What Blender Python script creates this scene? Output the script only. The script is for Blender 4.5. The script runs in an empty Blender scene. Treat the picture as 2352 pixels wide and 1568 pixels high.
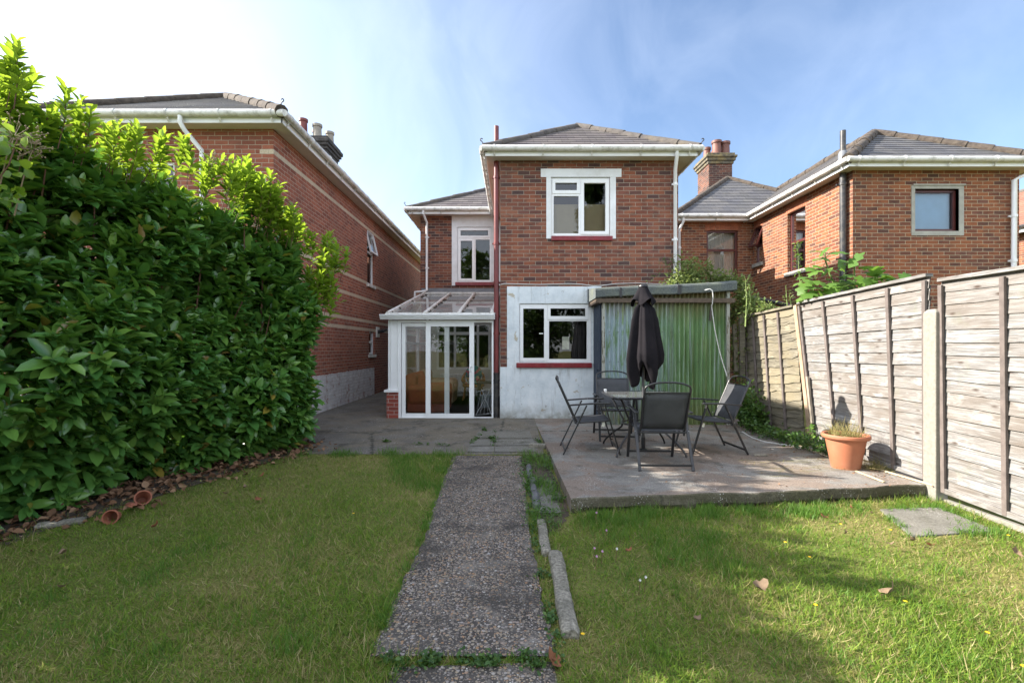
import bpy, math, random
import numpy as np
from mathutils import Vector, Matrix
R = math.radians
rnd = random.Random(7)
rng = np.random.default_rng(11)
sc = bpy.context.scene
COL = sc.collection

# ------------------------------------------------------------------ camera, sky, sun
F, CX, CY, CAMZ = 1110.67, 1176.0, 797.0, 1.36
cam = bpy.data.objects.new('camera', bpy.data.cameras.new('camera'))
COL.objects.link(cam)
cam.location = (0, 0, CAMZ)
cam.rotation_euler = (R(90), 0, 0)
cam.data.sensor_width = 36
cam.data.lens = 17.0
cam.data.shift_y = 0.0055
cam.data.clip_start = 0.05
cam.data.clip_end = 2000
sc.camera = cam

TOSUN = Vector((-2.44, 0.31, 1.475)).normalized()
sun = bpy.data.objects.new('sun', bpy.data.lights.new('sun', 'SUN'))
COL.objects.link(sun)
sun.rotation_euler = (-TOSUN).to_track_quat('-Z', 'Y').to_euler()
sun.data.energy = 5.0
sun.data.angle = R(0.5)
sun.data.color = (1.0, 0.93, 0.83)

world = bpy.data.worlds.new('World')
sc.world = world
world.use_nodes = True
wn = world.node_tree
wn.nodes.clear()
_sky = wn.nodes.new('ShaderNodeTexSky')
_sky.sky_type = 'NISHITA'
_sky.sun_disc = False
_sky.sun_elevation = math.asin(TOSUN.z)
_sky.sun_rotation = math.atan2(TOSUN.x, TOSUN.y)
_sky.air_density = 1.0
_sky.dust_density = 1.2
_sky.ozone_density = 3.5
_tc = wn.nodes.new('ShaderNodeTexCoord')
_mp = wn.nodes.new('ShaderNodeMapping')
_mp.inputs['Rotation'].default_value = (0, R(25), R(30))
_mp.inputs['Scale'].default_value = (3.2, 1.4, 2.4)
_nz = wn.nodes.new('ShaderNodeTexNoise')
_nz.inputs['Scale'].default_value = 1.4
_nz.inputs['Detail'].default_value = 6
_nz.inputs['Roughness'].default_value = 0.55
_nz.inputs['Distortion'].default_value = 0.7
_rp = wn.nodes.new('ShaderNodeValToRGB')
_rp.color_ramp.elements[0].position = 0.40
_rp.color_ramp.elements[0].color = (0.02, 0.02, 0.02, 1)
_rp.color_ramp.elements[1].position = 0.80
_rp.color_ramp.elements[1].color = (0.10, 0.10, 0.10, 1)
_mx = wn.nodes.new('ShaderNodeMix')
_mx.data_type = 'RGBA'
_mx.inputs['B'].default_value = (11.5, 12.0, 12.8, 1)
_bg = wn.nodes.new('ShaderNodeBackground')
_bg.inputs['Strength'].default_value = 0.088
_ou = wn.nodes.new('ShaderNodeOutputWorld')
wn.links.new(_tc.outputs['Generated'], _mp.inputs['Vector'])
wn.links.new(_mp.outputs['Vector'], _nz.inputs['Vector'])
wn.links.new(_nz.outputs['Fac'], _rp.inputs['Fac'])
# unseen cloud veil added overhead and behind the viewer to brighten the shaded fronts
_sp = wn.nodes.new('ShaderNodeSeparateXYZ')
_mr = wn.nodes.new('ShaderNodeMapRange')
_mr.interpolation_type = 'SMOOTHSTEP'
for _k, _v in (('From Min', 0.30), ('From Max', -0.45), ('To Min', 0.0), ('To Max', 0.40)):
    _mr.inputs[_k].default_value = _v
_ad = wn.nodes.new('ShaderNodeMath')
_ad.operation = 'ADD'
wn.links.new(_tc.outputs['Generated'], _sp.inputs[0])
wn.links.new(_sp.outputs[1], _mr.inputs['Value'])
wn.links.new(_rp.outputs['Color'], _ad.inputs[0])
wn.links.new(_mr.outputs['Result'], _ad.inputs[1])
_mr2 = wn.nodes.new('ShaderNodeMapRange')       # the visible veil whitens towards the sun
_mr2.interpolation_type = 'SMOOTHSTEP'
for _k, _v in (('From Min', 0.25), ('From Max', -0.95), ('To Min', 0.0), ('To Max', 0.30)):
    _mr2.inputs[_k].default_value = _v
_ad2 = wn.nodes.new('ShaderNodeMath')
_ad2.operation = 'ADD'
_ad2.use_clamp = True
wn.links.new(_sp.outputs[0], _mr2.inputs['Value'])
wn.links.new(_ad.outputs[0], _ad2.inputs[0])
wn.links.new(_mr2.outputs['Result'], _ad2.inputs[1])
wn.links.new(_ad2.outputs[0], _mx.inputs['Factor'])
wn.links.new(_sky.outputs['Color'], _mx.inputs['A'])
wn.links.new(_mx.outputs['Result'], _bg.inputs['Color'])
wn.links.new(_bg.outputs['Background'], _ou.inputs['Surface'])

sc.view_settings.view_transform = 'Standard'
sc.view_settings.look = 'None'
sc.view_settings.exposure = 1.6
sc.view_settings.gamma = 1.0
sc.cycles.max_bounces = 8
sc.cycles.transparent_max_bounces = 16
sc.cycles.sample_clamp_indirect = 6

# ------------------------------------------------------------------ points measured at their own distance
def P(px, py, Y):
    return Vector(((px - CX) * Y / F, Y, CAMZ - (py - CY) * Y / F))
def XZ(px, py, Y):
    p = P(px, py, Y)
    return p.x, p.z
def gz(Y):                                    # the garden falls gently away from the house
    return max(-0.30, min(0.0, (Y - 8.6) * 0.033))
def GL(px, py):                               # a point on the sloping ground
    Y = (CAMZ + 8.6 * 0.033) / ((py - CY) / F + 0.033)
    return Vector(((px - CX) * Y / F, Y, gz(Y)))
def GP(px, py, z=0.0):                        # a point on the level z
    Y = F * (CAMZ - z) / (py - CY)
    return Vector(((px - CX) * Y / F, Y, z))
def crop(k, ox, oy):                          # enlarged view of the photograph -> picture coordinates
    return lambda x, y: ((ox + x / k) * 0.57422, (oy + y / k) * 0.57422)

# ------------------------------------------------------------------ mesh helpers
ORIG = {}
def origin_of(o):
    while o is not None:
        if o.name in ORIG:
            return ORIG[o.name]
        o = o.parent
    return Vector((0, 0, 0))

def newell_uv(co, idx):
    n = Vector((0, 0, 0))
    c = [Vector(co[i]) for i in idx]
    for i in range(len(c)):
        a, b = c[i], c[(i + 1) % len(c)]
        n += Vector(((a.y - b.y) * (a.z + b.z), (a.z - b.z) * (a.x + b.x), (a.x - b.x) * (a.y + b.y)))
    if n.length < 1e-12:
        return [(0, 0)] * len(c)
    n.normalize()
    if abs(n.z) > 0.98:
        t = Vector((1, 0, 0))
    else:
        t = Vector((-n.y, n.x, 0)).normalized()
    b = n.cross(t)
    return [(p.dot(t), p.dot(b)) for p in c]

class MB:
    def __init__(s):
        s.v = []
        s.f = []
    def add(s, vs, fs):
        o = len(s.v)
        s.v += [tuple(p) for p in vs]
        s.f += [tuple(i + o for i in f) for f in fs]
        return s
    def poly(s, *p):
        return s.add(p, [tuple(range(len(p)))])
    def box(s, x0, x1, y0, y1, z0, z1):
        return s.tbox(lambda u, v, w: (u, v, w), x0, x1, y0, y1, z0, z1)
    def tbox(s, T, u0, u1, v0, v1, w0, w1):
        vs = [T(u, v, w) for w in (w0, w1) for v in (v0, v1) for u in (u0, u1)]
        return s.add(vs, [(0, 2, 3, 1), (4, 5, 7, 6), (0, 1, 5, 4), (2, 6, 7, 3), (0, 4, 6, 2), (1, 3, 7, 5)])
    def bar(s, p, q, w, h=None, up=(0, 0, 1)):
        p, q = Vector(p), Vector(q)
        h = h or w
        d = (q - p).normalized()
        a = d.cross(Vector(up))
        if a.length < 1e-4:
            a = d.cross(Vector((0, 1, 0)))
        a.normalize()
        b = a.cross(d)
        vs = []
        for c in (p, q):
            for i, j in ((-1, -1), (1, -1), (1, 1), (-1, 1)):
                vs.append(c + a * (i * w / 2) + b * (j * h / 2))
        return s.add(vs, [(0, 3, 2, 1), (4, 5, 6, 7), (0, 1, 5, 4), (1, 2, 6, 5), (2, 3, 7, 6), (3, 0, 4, 7)])
    def tube(s, pts, r, n=8):
        pts = [Vector(p) for p in pts]
        rr = r if isinstance(r, (list, tuple)) else [r] * len(pts)
        vs, fs = [], []
        ref = None
        for i, p in enumerate(pts):
            d = (pts[min(i + 1, len(pts) - 1)] - pts[max(i - 1, 0)]).normalized()
            if ref is None:
                ref = d.cross(Vector((0, 0, 1)))
                if ref.length < 1e-3:
                    ref = d.cross(Vector((0, 1, 0)))
            a = (ref - d * ref.dot(d)).normalized()
            ref = a
            b = d.cross(a)
            for k in range(n):
                t = 2 * math.pi * k / n
                vs.append(p + (a * math.cos(t) + b * math.sin(t)) * rr[i])
        for i in range(len(pts) - 1):
            for k in range(n):
                k2 = (k + 1) % n
                fs.append((i * n + k, i * n + k2, (i + 1) * n + k2, (i + 1) * n + k))
        fs.append(tuple(range(n))[::-1])
        fs.append(tuple((len(pts) - 1) * n + k for k in range(n)))
        return s.add(vs, fs)
    def lathe(s, prof, c, n=24):
        c = Vector(c)
        vs, fs = [], []
        for r, z in prof:
            for k in range(n):
                t = 2 * math.pi * k / n
                vs.append(c + Vector((r * math.cos(t), r * math.sin(t), z)))
        for i in range(len(prof) - 1):
            for k in range(n):
                k2 = (k + 1) % n
                fs.append((i * n + k, i * n + k2, (i + 1) * n + k2, (i + 1) * n + k))
        return s.add(vs, fs)
    def slab(s, T, o, holes, w0, w1, rim=True):         # a plate with openings: front face, outer edge, reveals
        u0, u1, v0, v1 = o
        us = sorted({u0, u1, *[h[0] for h in holes], *[h[1] for h in holes]})
        vs = sorted({v0, v1, *[h[2] for h in holes], *[h[3] for h in holes]})
        for i in range(len(us) - 1):
            for j in range(len(vs) - 1):
                cu, cv = (us[i] + us[i + 1]) / 2, (vs[j] + vs[j + 1]) / 2
                if any(h[0] < cu < h[1] and h[2] < cv < h[3] for h in holes):
                    continue
                s.poly(T(us[i], vs[j], w1), T(us[i + 1], vs[j], w1), T(us[i + 1], vs[j + 1], w1), T(us[i], vs[j + 1], w1))
        for k, (a, b, c, d) in enumerate(([o] if rim else []) + list(holes)):
            for (p, q) in (((a, c), (b, c)), ((b, c), (b, d)), ((b, d), (a, d)), ((a, d), (a, c))):
                s.poly(T(*p, w0), T(*q, w0), T(*q, w1), T(*p, w1))
        return s
    def build(s, name, mat, parent=None, smooth=None, bevel=0, seg=2):
        o0 = origin_of(parent)
        me = bpy.data.meshes.new(name)
        me.from_pydata([(a - o0.x, b - o0.y, c - o0.z) for a, b, c in s.v], [], s.f)
        uv = []
        for f in s.f:
            uv += newell_uv(s.v, f)
        lay = me.uv_layers.new(name='UVMap')
        lay.data.foreach_set('uv', [x for p in uv for x in p])
        me.materials.append(mat)
        ob = bpy.data.objects.new(name, me)
        COL.objects.link(ob)
        if parent is not None:
            ob.parent = parent
        if smooth:
            me.shade_smooth()
            me.set_sharp_from_angle(angle=R(smooth))
        if bevel:
            m = ob.modifiers.new('bevel', 'BEVEL')
            m.width = bevel
            m.segments = seg
            m.limit_method = 'ANGLE'
        return ob

def mesh_np(name, V, loops, totals, mat, parent=None, smooth=False):
    o0 = origin_of(parent)
    V = np.asarray(V, dtype=np.float32) - np.array(o0, dtype=np.float32)
    me = bpy.data.meshes.new(name)
    me.vertices.add(len(V))
    me.vertices.foreach_set('co', V.ravel())
    me.loops.add(len(loops))
    me.loops.foreach_set('vertex_index', np.asarray(loops, dtype=np.int32))
    me.polygons.add(len(totals))
    st = np.zeros(len(totals), dtype=np.int32)
    st[1:] = np.cumsum(totals)[:-1]
    me.polygons.foreach_set('loop_start', st)
    if smooth:
        me.polygons.foreach_set('use_smooth', np.ones(len(totals), dtype=bool))
    me.update(calc_edges=True)
    me.materials.append(mat)
    ob = bpy.data.objects.new(name, me)
    COL.objects.link(ob)
    if parent is not None:
        ob.parent = parent
    return ob

def scatter(name, tv, tf, M, L, mat, parent=None, smooth=False):
    """copies of a small shape as one mesh: M (n,3,3) columns side/axis/normal, L (n,3)"""
    tv = np.asarray(tv, dtype=np.float32)
    n, k = len(L), len(tv)
    V = np.einsum('nij,kj->nki', np.asarray(M, dtype=np.float32), tv) + np.asarray(L, dtype=np.float32)[:, None, :]
    flat = np.concatenate([np.array(f) for f in tf])
    loops = (flat[None, :] + (np.arange(n) * k)[:, None]).ravel()
    totals = np.tile(np.array([len(f) for f in tf]), n)
    return mesh_np(name, V.reshape(-1, 3), loops, totals, mat, parent, smooth)

def unit(a):
    return a / np.maximum(np.linalg.norm(a, axis=-1, keepdims=True), 1e-9)
def frames(axis, nrm, ls, ws, ns=None):
    a = unit(axis)
    n = unit(nrm - a * np.sum(a * nrm, -1, keepdims=True))
    sd = np.cross(a, n)
    ns = ls if ns is None else ns
    return np.stack([sd * ws[:, None], a * ls[:, None], n * ns[:, None]], axis=-1)

# leaf shapes: x across, y along, z out of the leaf
def leaf_shape(prof, fold=0.10, droop=0.12):
    v = [(0, 0, 0)]
    for t, w in prof:
        z = -droop * t * t
        v += [(-w, t, z + fold * w), (0, t, z), (w, t, z + fold * w)]
    v.append((0, 1, -droop))
    f = [(0, 2, 1), (0, 3, 2)]
    m = len(prof)
    for i in range(m - 1):
        a = 1 + 3 * i
        f += [(a, a + 1, a + 4, a + 3), (a + 1, a + 2, a + 5, a + 4)]
    a = 1 + 3 * (m - 1)
    f += [(a, a + 1, a + 3), (a + 1, a + 2, a + 3)]
    return v, f
LAUREL = leaf_shape([(0.2, 0.30), (0.5, 0.5), (0.8, 0.36)], 0.25, 0.16)
SMALL = leaf_shape([(0.35, 0.45), (0.7, 0.38)], 0.3, 0.12)
BLADE = ([(-.5, 0, 0), (.5, 0, 0), (-.36, .55, .06), (.36, .55, .06), (0, 1, .25)], [(0, 1, 3, 2), (2, 3, 4)])

def tag(o, label=None, cat=None, group=None, kind=None):
    if label: o['label'] = label
    if cat: o['category'] = cat
    if group: o['group'] = group
    if kind: o['kind'] = kind
    return o
def thing(name, label, cat, loc=(0, 0, 0), group=None):
    o = bpy.data.objects.new(name, None)
    COL.objects.link(o)
    o.location = loc
    o.empty_display_size = 0.2
    ORIG[o.name] = Vector(loc)
    return tag(o, label, cat, group)
def copy_tree(o, parent=None):
    c = o.copy()
    COL.objects.link(c)
    if parent is not None:
        c.parent = parent
    for ch in list(o.children):
        copy_tree(ch, c)
    return c
def front(Y0): return lambda u, v, w: (u, Y0 - w, v)          # wall facing the camera
def plus_x(X0): return lambda u, v, w: (X0 + w, u, v)         # wall facing right
def minus_x(X0): return lambda u, v, w: (X0 - w, u, v)        # wall facing left
# ------------------------------------------------------------------ materials
class NT:
    def __init__(s, name):
        s.m = bpy.data.materials.new(name)
        s.m.use_nodes = True
        s.t = s.m.node_tree
        s.t.nodes.clear()
        s.out = s.n('OutputMaterial')
    def n(s, typ, ins=None, **kw):
        nd = s.t.nodes.new('ShaderNode' + typ)
        for k, v in kw.items():
            setattr(nd, k, v)
        for k, v in (ins or {}).items():
            if hasattr(v, 'is_linked'):
                s.t.links.new(v, nd.inputs[k])
            else:
                if isinstance(v, tuple) and len(v) == 3 and nd.inputs[k].type == 'RGBA':
                    v = (*v, 1)
                nd.inputs[k].default_value = v
        return nd
    def coord(s, kind='Object', scale=(1, 1, 1), rot=(0, 0, 0)):
        c = s.n('TexCoord').outputs[kind]
        return s.n('Mapping', {'Vector': c, 'Scale': scale, 'Rotation': rot}).outputs[0]
    def noise(s, co, scale, detail=4, rough=0.55, dist=0.0):
        return s.n('TexNoise', {'Vector': co, 'Scale': scale, 'Detail': detail, 'Roughness': rough, 'Distortion': dist}).outputs['Fac']
    def ramp(s, fac, stops, interp='LINEAR'):
        r = s.n('ValToRGB', {'Fac': fac})
        r.color_ramp.interpolation = interp
        e = r.color_ramp.elements
        while len(e) < len(stops):
            e.new(0.5)
        for i, (p, c) in enumerate(stops):
            e[i].position = p
            c = (c, c, c) if isinstance(c, (int, float)) else c
            e[i].color = (*c, 1)
        return r.outputs['Color']
    def mix(s, fac, a, b, mode='MIX'):
        m = s.n('Mix', data_type='RGBA', blend_type=mode)
        for k, v in (('Factor', fac), ('A', a), ('B', b)):
            if hasattr(v, 'is_linked'):
                s.t.links.new(v, m.inputs[k])
            else:
                m.inputs[k].default_value = (*v, 1) if isinstance(v, tuple) and len(v) == 3 else v
        return m.outputs['Result']
    def math(s, op, a, b=0.0):
        return s.n('Math', {0: a, 1: b}, operation=op).outputs[0]
    def bump(s, h, strength=0.5, dist=0.01, nrm=None):
        d = {'Height': h, 'Strength': strength, 'Distance': dist}
        if nrm is not None:
            d['Normal'] = nrm
        return s.n('Bump', d).outputs[0]
    def pbr(s, color, rough=0.6, metal=0.0, nrm=None, spec=0.5, **kw):
        d = {'Base Color': color, 'Roughness': rough, 'Metallic': metal, 'Specular IOR Level': spec}
        if nrm is not None:
            d['Normal'] = nrm
        d.update(kw)
        return s.n('BsdfPrincipled', d).outputs[0]
    def done(s, sh):
        s.t.links.new(sh, s.out.inputs['Surface'])
        return s.m

def plain(name, col, rough=0.6, metal=0.0, var=0.15, scale=6.0, bump=0.15, bscale=60, bdist=0.004, spec=0.5, dirt=None, dirt_amt=0.5, dscale=2.5):
    t = NT(name)
    co = t.coord()
    n1 = t.noise(co, scale, 5)
    lo = tuple(c * (1 - var) for c in col)
    hi = tuple(min(1, c * (1 + var)) for c in col)
    c = t.ramp(n1, [(0.3, lo), (0.7, hi)])
    if dirt:
        n2 = t.noise(co, dscale, 8, 0.7)
        f = t.ramp(n2, [(0.45, 0.0), (0.72, dirt_amt)])
        c = t.mix(f, c, dirt)
    nr = t.bump(t.noise(co, bscale, 4), bump, bdist) if bump else None
    return t.done(t.pbr(c, rough, metal, nr, spec))

def brick_mat(name, ramp, mortar, dark=0.35, rough=0.85, msize=0.011, stain=(0.10, 0.08, 0.07), stain_amt=0.3, stripes=(), white_below=None):
    t = NT(name)
    uv = t.n('TexCoord').outputs['UV']
    co = t.coord()
    wob = t.n('TexNoise', {'Vector': uv, 'Scale': 9.0, 'Detail': 3}).outputs['Color']
    off = t.n('VectorMath', {0: wob, 1: (0.5, 0.5, 0.5)}, operation='SUBTRACT').outputs[0]
    off = t.n('VectorMath', {0: off, 'Scale': 0.014}, operation='SCALE').outputs[0]
    uvw = t.n('VectorMath', {0: uv, 1: off}, operation='ADD').outputs[0]
    b = t.n('TexBrick', {'Vector': uvw, 'Color1': (0, 0, 0), 'Color2': (1, 1, 1), 'Mortar': (0.5, 0.5, 0.5), 'Scale': 1.0,
                         'Mortar Size': msize / 2, 'Mortar Smooth': 0.25, 'Bias': 0.0, 'Brick Width': 0.225, 'Row Height': 0.075})
    c = t.ramp(b.outputs['Color'], ramp)
    n1 = t.noise(t.coord('UV', (4.5, 9, 1)), 1.0, 3)
    c = t.mix(t.ramp(n1, [(0.50, 0.0), (0.64, dark * 1.3)]), c, (0.045, 0.032, 0.032))
    n2 = t.noise(co, 45, 4, 0.7)
    c = t.mix(t.ramp(n2, [(0.3, 0.35), (0.7, 0.0)]), c, tuple(x * 0.35 for x in ramp[0][1]))
    if stripes:
        sep = t.n('SeparateXYZ', {0: uvw}).outputs[1]
        near = t.math('GREATER_THAN', t.n('SeparateXYZ', {0: co}).outputs[0], 1.80)
        for zv in stripes:
            d = t.math('ABSOLUTE', t.math('SUBTRACT', sep, zv))
            c = t.mix(t.math('MULTIPLY', near, t.math('LESS_THAN', d, 0.0375)), c, t.ramp(n2, [(0.3, (0.42, 0.33, 0.22)), (0.7, (0.62, 0.53, 0.40))]))
    mc = t.mix(t.ramp(t.noise(co, 3.0, 6), [(0.35, 0.0), (0.7, 0.55)]), mortar, tuple(x * 0.55 for x in mortar))
    c = t.mix(b.outputs['Fac'], c, mc)
    n3 = t.noise(co, 0.9, 8, 0.65)
    c = t.mix(t.ramp(n3, [(0.45, 0.0), (0.75, stain_amt)]), c, stain)
    n4 = t.noise(co, 1.7, 7, 0.7)
    c = t.mix(t.ramp(n4, [(0.58, 0.0), (0.75, 0.10)]), c, (0.5, 0.45, 0.42))
    if white_below:
        zlim, ulim = white_below
        sp = t.n('SeparateXYZ', {0: uvw})
        pz = t.math('ADD', sp.outputs[1], t.math('MULTIPLY', t.noise(co, 14, 3), 0.05))
        m = t.math('LESS_THAN', pz, zlim)
        m = t.math('MULTIPLY', m, t.math('LESS_THAN', sp.outputs[0], ulim))
        wear = t.ramp(t.noise(co, 5, 8, 0.75), [(0.36, 0.15), (0.46, 0.95)])
        m = t.math('MULTIPLY', m, t.math('SUBTRACT', 1.0, t.math('MULTIPLY', b.outputs['Fac'], 0.55)))
        c = t.mix(t.math('MULTIPLY', m, wear), c, t.ramp(n1, [(0.3, (0.52, 0.52, 0.53)), (0.7, (0.72, 0.72, 0.72))]))
    h = t.math('ADD', t.math('MULTIPLY', b.outputs['Fac'], -1.0), t.math('MULTIPLY', n2, 0.35))
    return t.done(t.pbr(c, rough, 0, t.bump(h, 0.7, 0.006), 0.25))

def slate_mat(name, cols, w=0.28, h=0.2, speck=None, rough=0.65):
    t = NT(name)
    uv = t.n('TexCoord').outputs['UV']
    co = t.coord()
    b = t.n('TexBrick', {'Vector': uv, 'Color1': (0, 0, 0), 'Color2': (1, 1, 1), 'Scale': 1.0, 'Mortar': (0.0, 0.0, 0.0),
                         'Mortar Size': 0.003, 'Mortar Smooth': 0.1, 'Brick Width': w, 'Row Height': h})
    c = t.ramp(b.outputs['Color'], cols)
    c = t.mix(t.ramp(t.noise(co, 2.2, 7, 0.7), [(0.4, 0.0), (0.75, 0.5)]), c, (0.16, 0.15, 0.12))
    if speck:
        c = t.mix(t.ramp(t.noise(co, 38, 3, 0.6), [(0.66, 0.0), (0.70, 0.8)]), c, speck)
    c = t.mix(b.outputs['Fac'], c, (0.02, 0.02, 0.022))
    nr = t.bump(t.math('ADD', t.noise(co, 40, 4), t.math('MULTIPLY', b.outputs['Fac'], -2)), 0.4, 0.004)
    return t.done(t.pbr(c, rough, 0, nr, 0.3))

def leaf_mat(name, stops, trans_col, trans=0.35, rough=0.35, spec=0.5):
    t = NT(name)
    g = t.n('NewGeometry')
    c = t.ramp(g.outputs['Random Per Island'], stops)
    co = t.coord()
    n = t.noise(co, 1.3, 4)
    c = t.mix(t.ramp(n, [(0.35, 0.0), (0.7, 0.35)]), c, stops[min(2, len(stops) - 1)][1])
    p = t.pbr(c, rough, 0, t.bump(t.noise(co, 90, 2), 0.15, 0.003), spec)
    tc = t.mix(0.35, trans_col, c)
    tr = t.n('BsdfTranslucent', {'Color': tc}).outputs[0]
    return t.done(t.n('MixShader', {0: trans, 1: p, 2: tr}).outputs[0])

def glass_mat(name, tint=(0.94, 0.96, 0.95), refl=1.0, dirt=0.0, ior=1.5):
    t = NT(name)
    tr = t.n('BsdfTransparent', {'Color': tint}).outputs[0]
    wv = t.bump(t.noise(t.coord(), 1.2, 2), 0.04, 0.05)
    gl = t.n('BsdfGlossy', {'Color': (refl, refl, refl), 'Roughness': 0.0, 'Normal': wv}).outputs[0]
    fr = t.n('Fresnel', {'IOR': ior}).outputs[0]
    sh = t.n('MixShader', {0: fr, 1: tr, 2: gl}).outputs[0]
    if dirt:
        d = t.pbr((0.42, 0.42, 0.40), 0.9)
        co = t.coord()
        f = t.ramp(t.noise(co, 5, 8, 0.7), [(0.3, dirt * 0.4), (0.75, dirt)])
        sh = t.n('MixShader', {0: f, 1: sh, 2: d}).outputs[0]
    return t.done(sh)

BR = [(0.0, (0.085, 0.05, 0.048)), (0.14, (0.13, 0.058, 0.048)), (0.24, (0.20, 0.072, 0.048)), (0.45, (0.245, 0.084, 0.050)), (0.65, (0.285, 0.10, 0.056)), (0.85, (0.32, 0.125, 0.073)), (0.94, (0.24, 0.095, 0.07)), (1.0, (0.14, 0.065, 0.055))]
M = {}
M['brick'] = brick_mat('house_brick', BR, (0.36, 0.31, 0.245), stain_amt=.35, msize=0.0095)
M['brick_right'] = brick_mat('neighbour_brick', [(0.0, (0.12, 0.055, 0.04)), (0.2, (0.20, 0.072, 0.042)), (0.45, (0.28, 0.096, 0.045)), (0.8, (0.33, 0.12, 0.053)), (1.0, (0.2, 0.085, 0.06))], (0.48, 0.41, 0.28), 0.32, msize=0.0095)
M['brick_left'] = brick_mat('left_brick', [(0.0, (0.24, 0.082, 0.055)), (0.4, (0.33, 0.108, 0.066)), (0.8, (0.41, 0.142, 0.085)), (1.0, (0.30, 0.11, 0.075))], (0.46, 0.40, 0.31), 0.14, msize=0.0095,
                            stripes=(4.6125, 3.1125, 2.6625, 2.0625, 1.8375), white_below=(0.80, 13.95))
M['brick_pier'] = brick_mat('pier_brick', [(0.0, (0.26, 0.06, 0.045)), (1.0, (0.36, 0.085, 0.06))], (0.46, 0.42, 0.38), 0.1)
M['brick_old'] = brick_mat('chimney_brick', [(0.0, (0.06, 0.032, 0.03)), (0.5, (0.13, 0.052, 0.038)), (1.0, (0.19, 0.075, 0.048))], (0.27, 0.24, 0.19), 0.4)
M['slate'] = slate_mat('slate', [(0.0, (0.085, 0.072, 0.077)), (0.4, (0.125, 0.107, 0.108)), (0.75, (0.16, 0.138, 0.132)), (1.0, (0.115, 0.104, 0.115))])
M['tile_dark'] = slate_mat('dark_tile', [(0.0, (0.075, 0.075, 0.085)), (0.5, (0.10, 0.10, 0.11)), (1.0, (0.13, 0.125, 0.13))], 0.33, 0.22, (0.4, 0.4, 0.38))
M['tile_red'] = slate_mat('red_tile', [(0.0, (0.22, 0.09, 0.06)), (1.0, (0.33, 0.14, 0.09))], 0.25, 0.2)
M['ridge'] = plain('ridge_tile', (0.085, 0.075, 0.07), 0.9, var=0.3, scale=9, bump=0.4, dirt=(0.16, 0.13, 0.08), dirt_amt=0.5)
M['ridge_moss'] = plain('lichen_ridge_tile', (0.058, 0.045, 0.036), 0.95, var=0.4, scale=14, bump=0.5, dirt=(0.14, 0.115, 0.085), dirt_amt=0.6, dscale=9)
M['upvc'] = plain('white_upvc', (0.80, 0.81, 0.82), 0.35, var=0.03, bump=0.03)
M['upvc_dirty'] = plain('weathered_upvc', (0.72, 0.71, 0.68), 0.5, var=0.08, bump=0.05, dirt=(0.20, 0.19, 0.14), dirt_amt=0.9, dscale=6)
M['soffit'] = plain('soffit_board', (0.62, 0.58, 0.52), 0.6, var=0.06, bump=0.05)
M['render'] = plain('white_render', (0.74, 0.76, 0.78), 0.9, var=0.06, scale=3, bump=0.5, bscale=35, bdist=0.006, dirt=(0.46, 0.45, 0.42), dirt_amt=0.5, dscale=1.8)
def peel_mat():
    t = NT('peeling_render')
    co = t.coord()
    c = t.ramp(t.noise(co, 2.4, 9, 0.7), [(0.3, (0.50, 0.56, 0.60)), (0.52, (0.66, 0.71, 0.74)), (0.7, (0.76, 0.79, 0.81))])
    c = t.mix(t.ramp(t.noise(co, 3.1, 9, 0.62, 0.6), [(0.635, 0.0), (0.65, 1.0)]), c, (0.46, 0.42, 0.34))
    streak = t.noise(t.coord('Object', (8, 8, 0.8)), 1.6, 6, 0.72)
    c = t.mix(t.ramp(streak, [(0.56, 0.0), (0.72, 0.6)]), c, (0.27, 0.27, 0.25))
    blot = t.noise(co, 6.5, 8, 0.75)
    c = t.mix(t.ramp(blot, [(0.62, 0.0), (0.68, 0.75)]), c, (0.22, 0.22, 0.20))
    vor = t.n('TexVoronoi', {'Vector': co, 'Scale': 2.6}, feature='DISTANCE_TO_EDGE').outputs[0]
    crack = t.ramp(t.math('ADD', vor, t.math('MULTIPLY', t.noise(co, 14, 4), 0.03)), [(0.012, 0.6), (0.022, 0.0)])
    c = t.mix(t.math('MULTIPLY', crack, t.ramp(t.noise(co, 1.5, 2), [(0.5, 0.0), (0.6, 1.0)])), c, (0.15, 0.14, 0.13))
    low = t.ramp(t.n('SeparateXYZ', {0: co}).outputs[2], [(0.0, 0.9), (0.30, 0.0)])
    c = t.mix(t.math('MULTIPLY', low, t.ramp(t.noise(co, 6, 7, 0.75), [(0.35, 0.2), (0.6, 1.0)])), c, (0.24, 0.23, 0.19))
    return t.done(t.pbr(c, 0.9, 0, t.bump(t.noise(co, 22, 6), 0.5, 0.008), 0.2))
M['peel'] = peel_mat()
M['sill_red'] = plain('red_painted_sill', (0.20, 0.012, 0.022), 0.35, var=0.2, bump=0.2, dirt=(0.30, 0.12, 0.10), dirt_amt=0.4, dscale=8)
M['pipe_red'] = plain('maroon_pipe', (0.17, 0.028, 0.028), 0.4, var=0.2, bump=0.15, dirt=(0.06, 0.03, 0.03), dirt_amt=0.5, dscale=5)
M['pipe_black'] = plain('black_pipe', (0.025, 0.026, 0.03), 0.4, var=0.3, bump=0.2, dirt=(0.22, 0.19, 0.14), dirt_amt=0.45, dscale=9)
M['lead'] = plain('lead_flashing', (0.16, 0.17, 0.19), 0.55, var=0.2)
M['iron'] = plain('rusty_iron', (0.05, 0.04, 0.035), 0.6)
M['frame_brown'] = plain('brown_window_frame', (0.085, 0.022, 0.02), 0.4, var=0.2, bump=0.1)
M['concrete_sill'] = plain('concrete_surround', (0.36, 0.35, 0.31), 0.9, var=0.15, bump=0.4, dirt=(0.2, 0.19, 0.15), dirt_amt=0.5)
M['pot_red'] = plain('red_chimney_pot', (0.16, 0.036, 0.03), 0.6, var=0.2)
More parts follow.
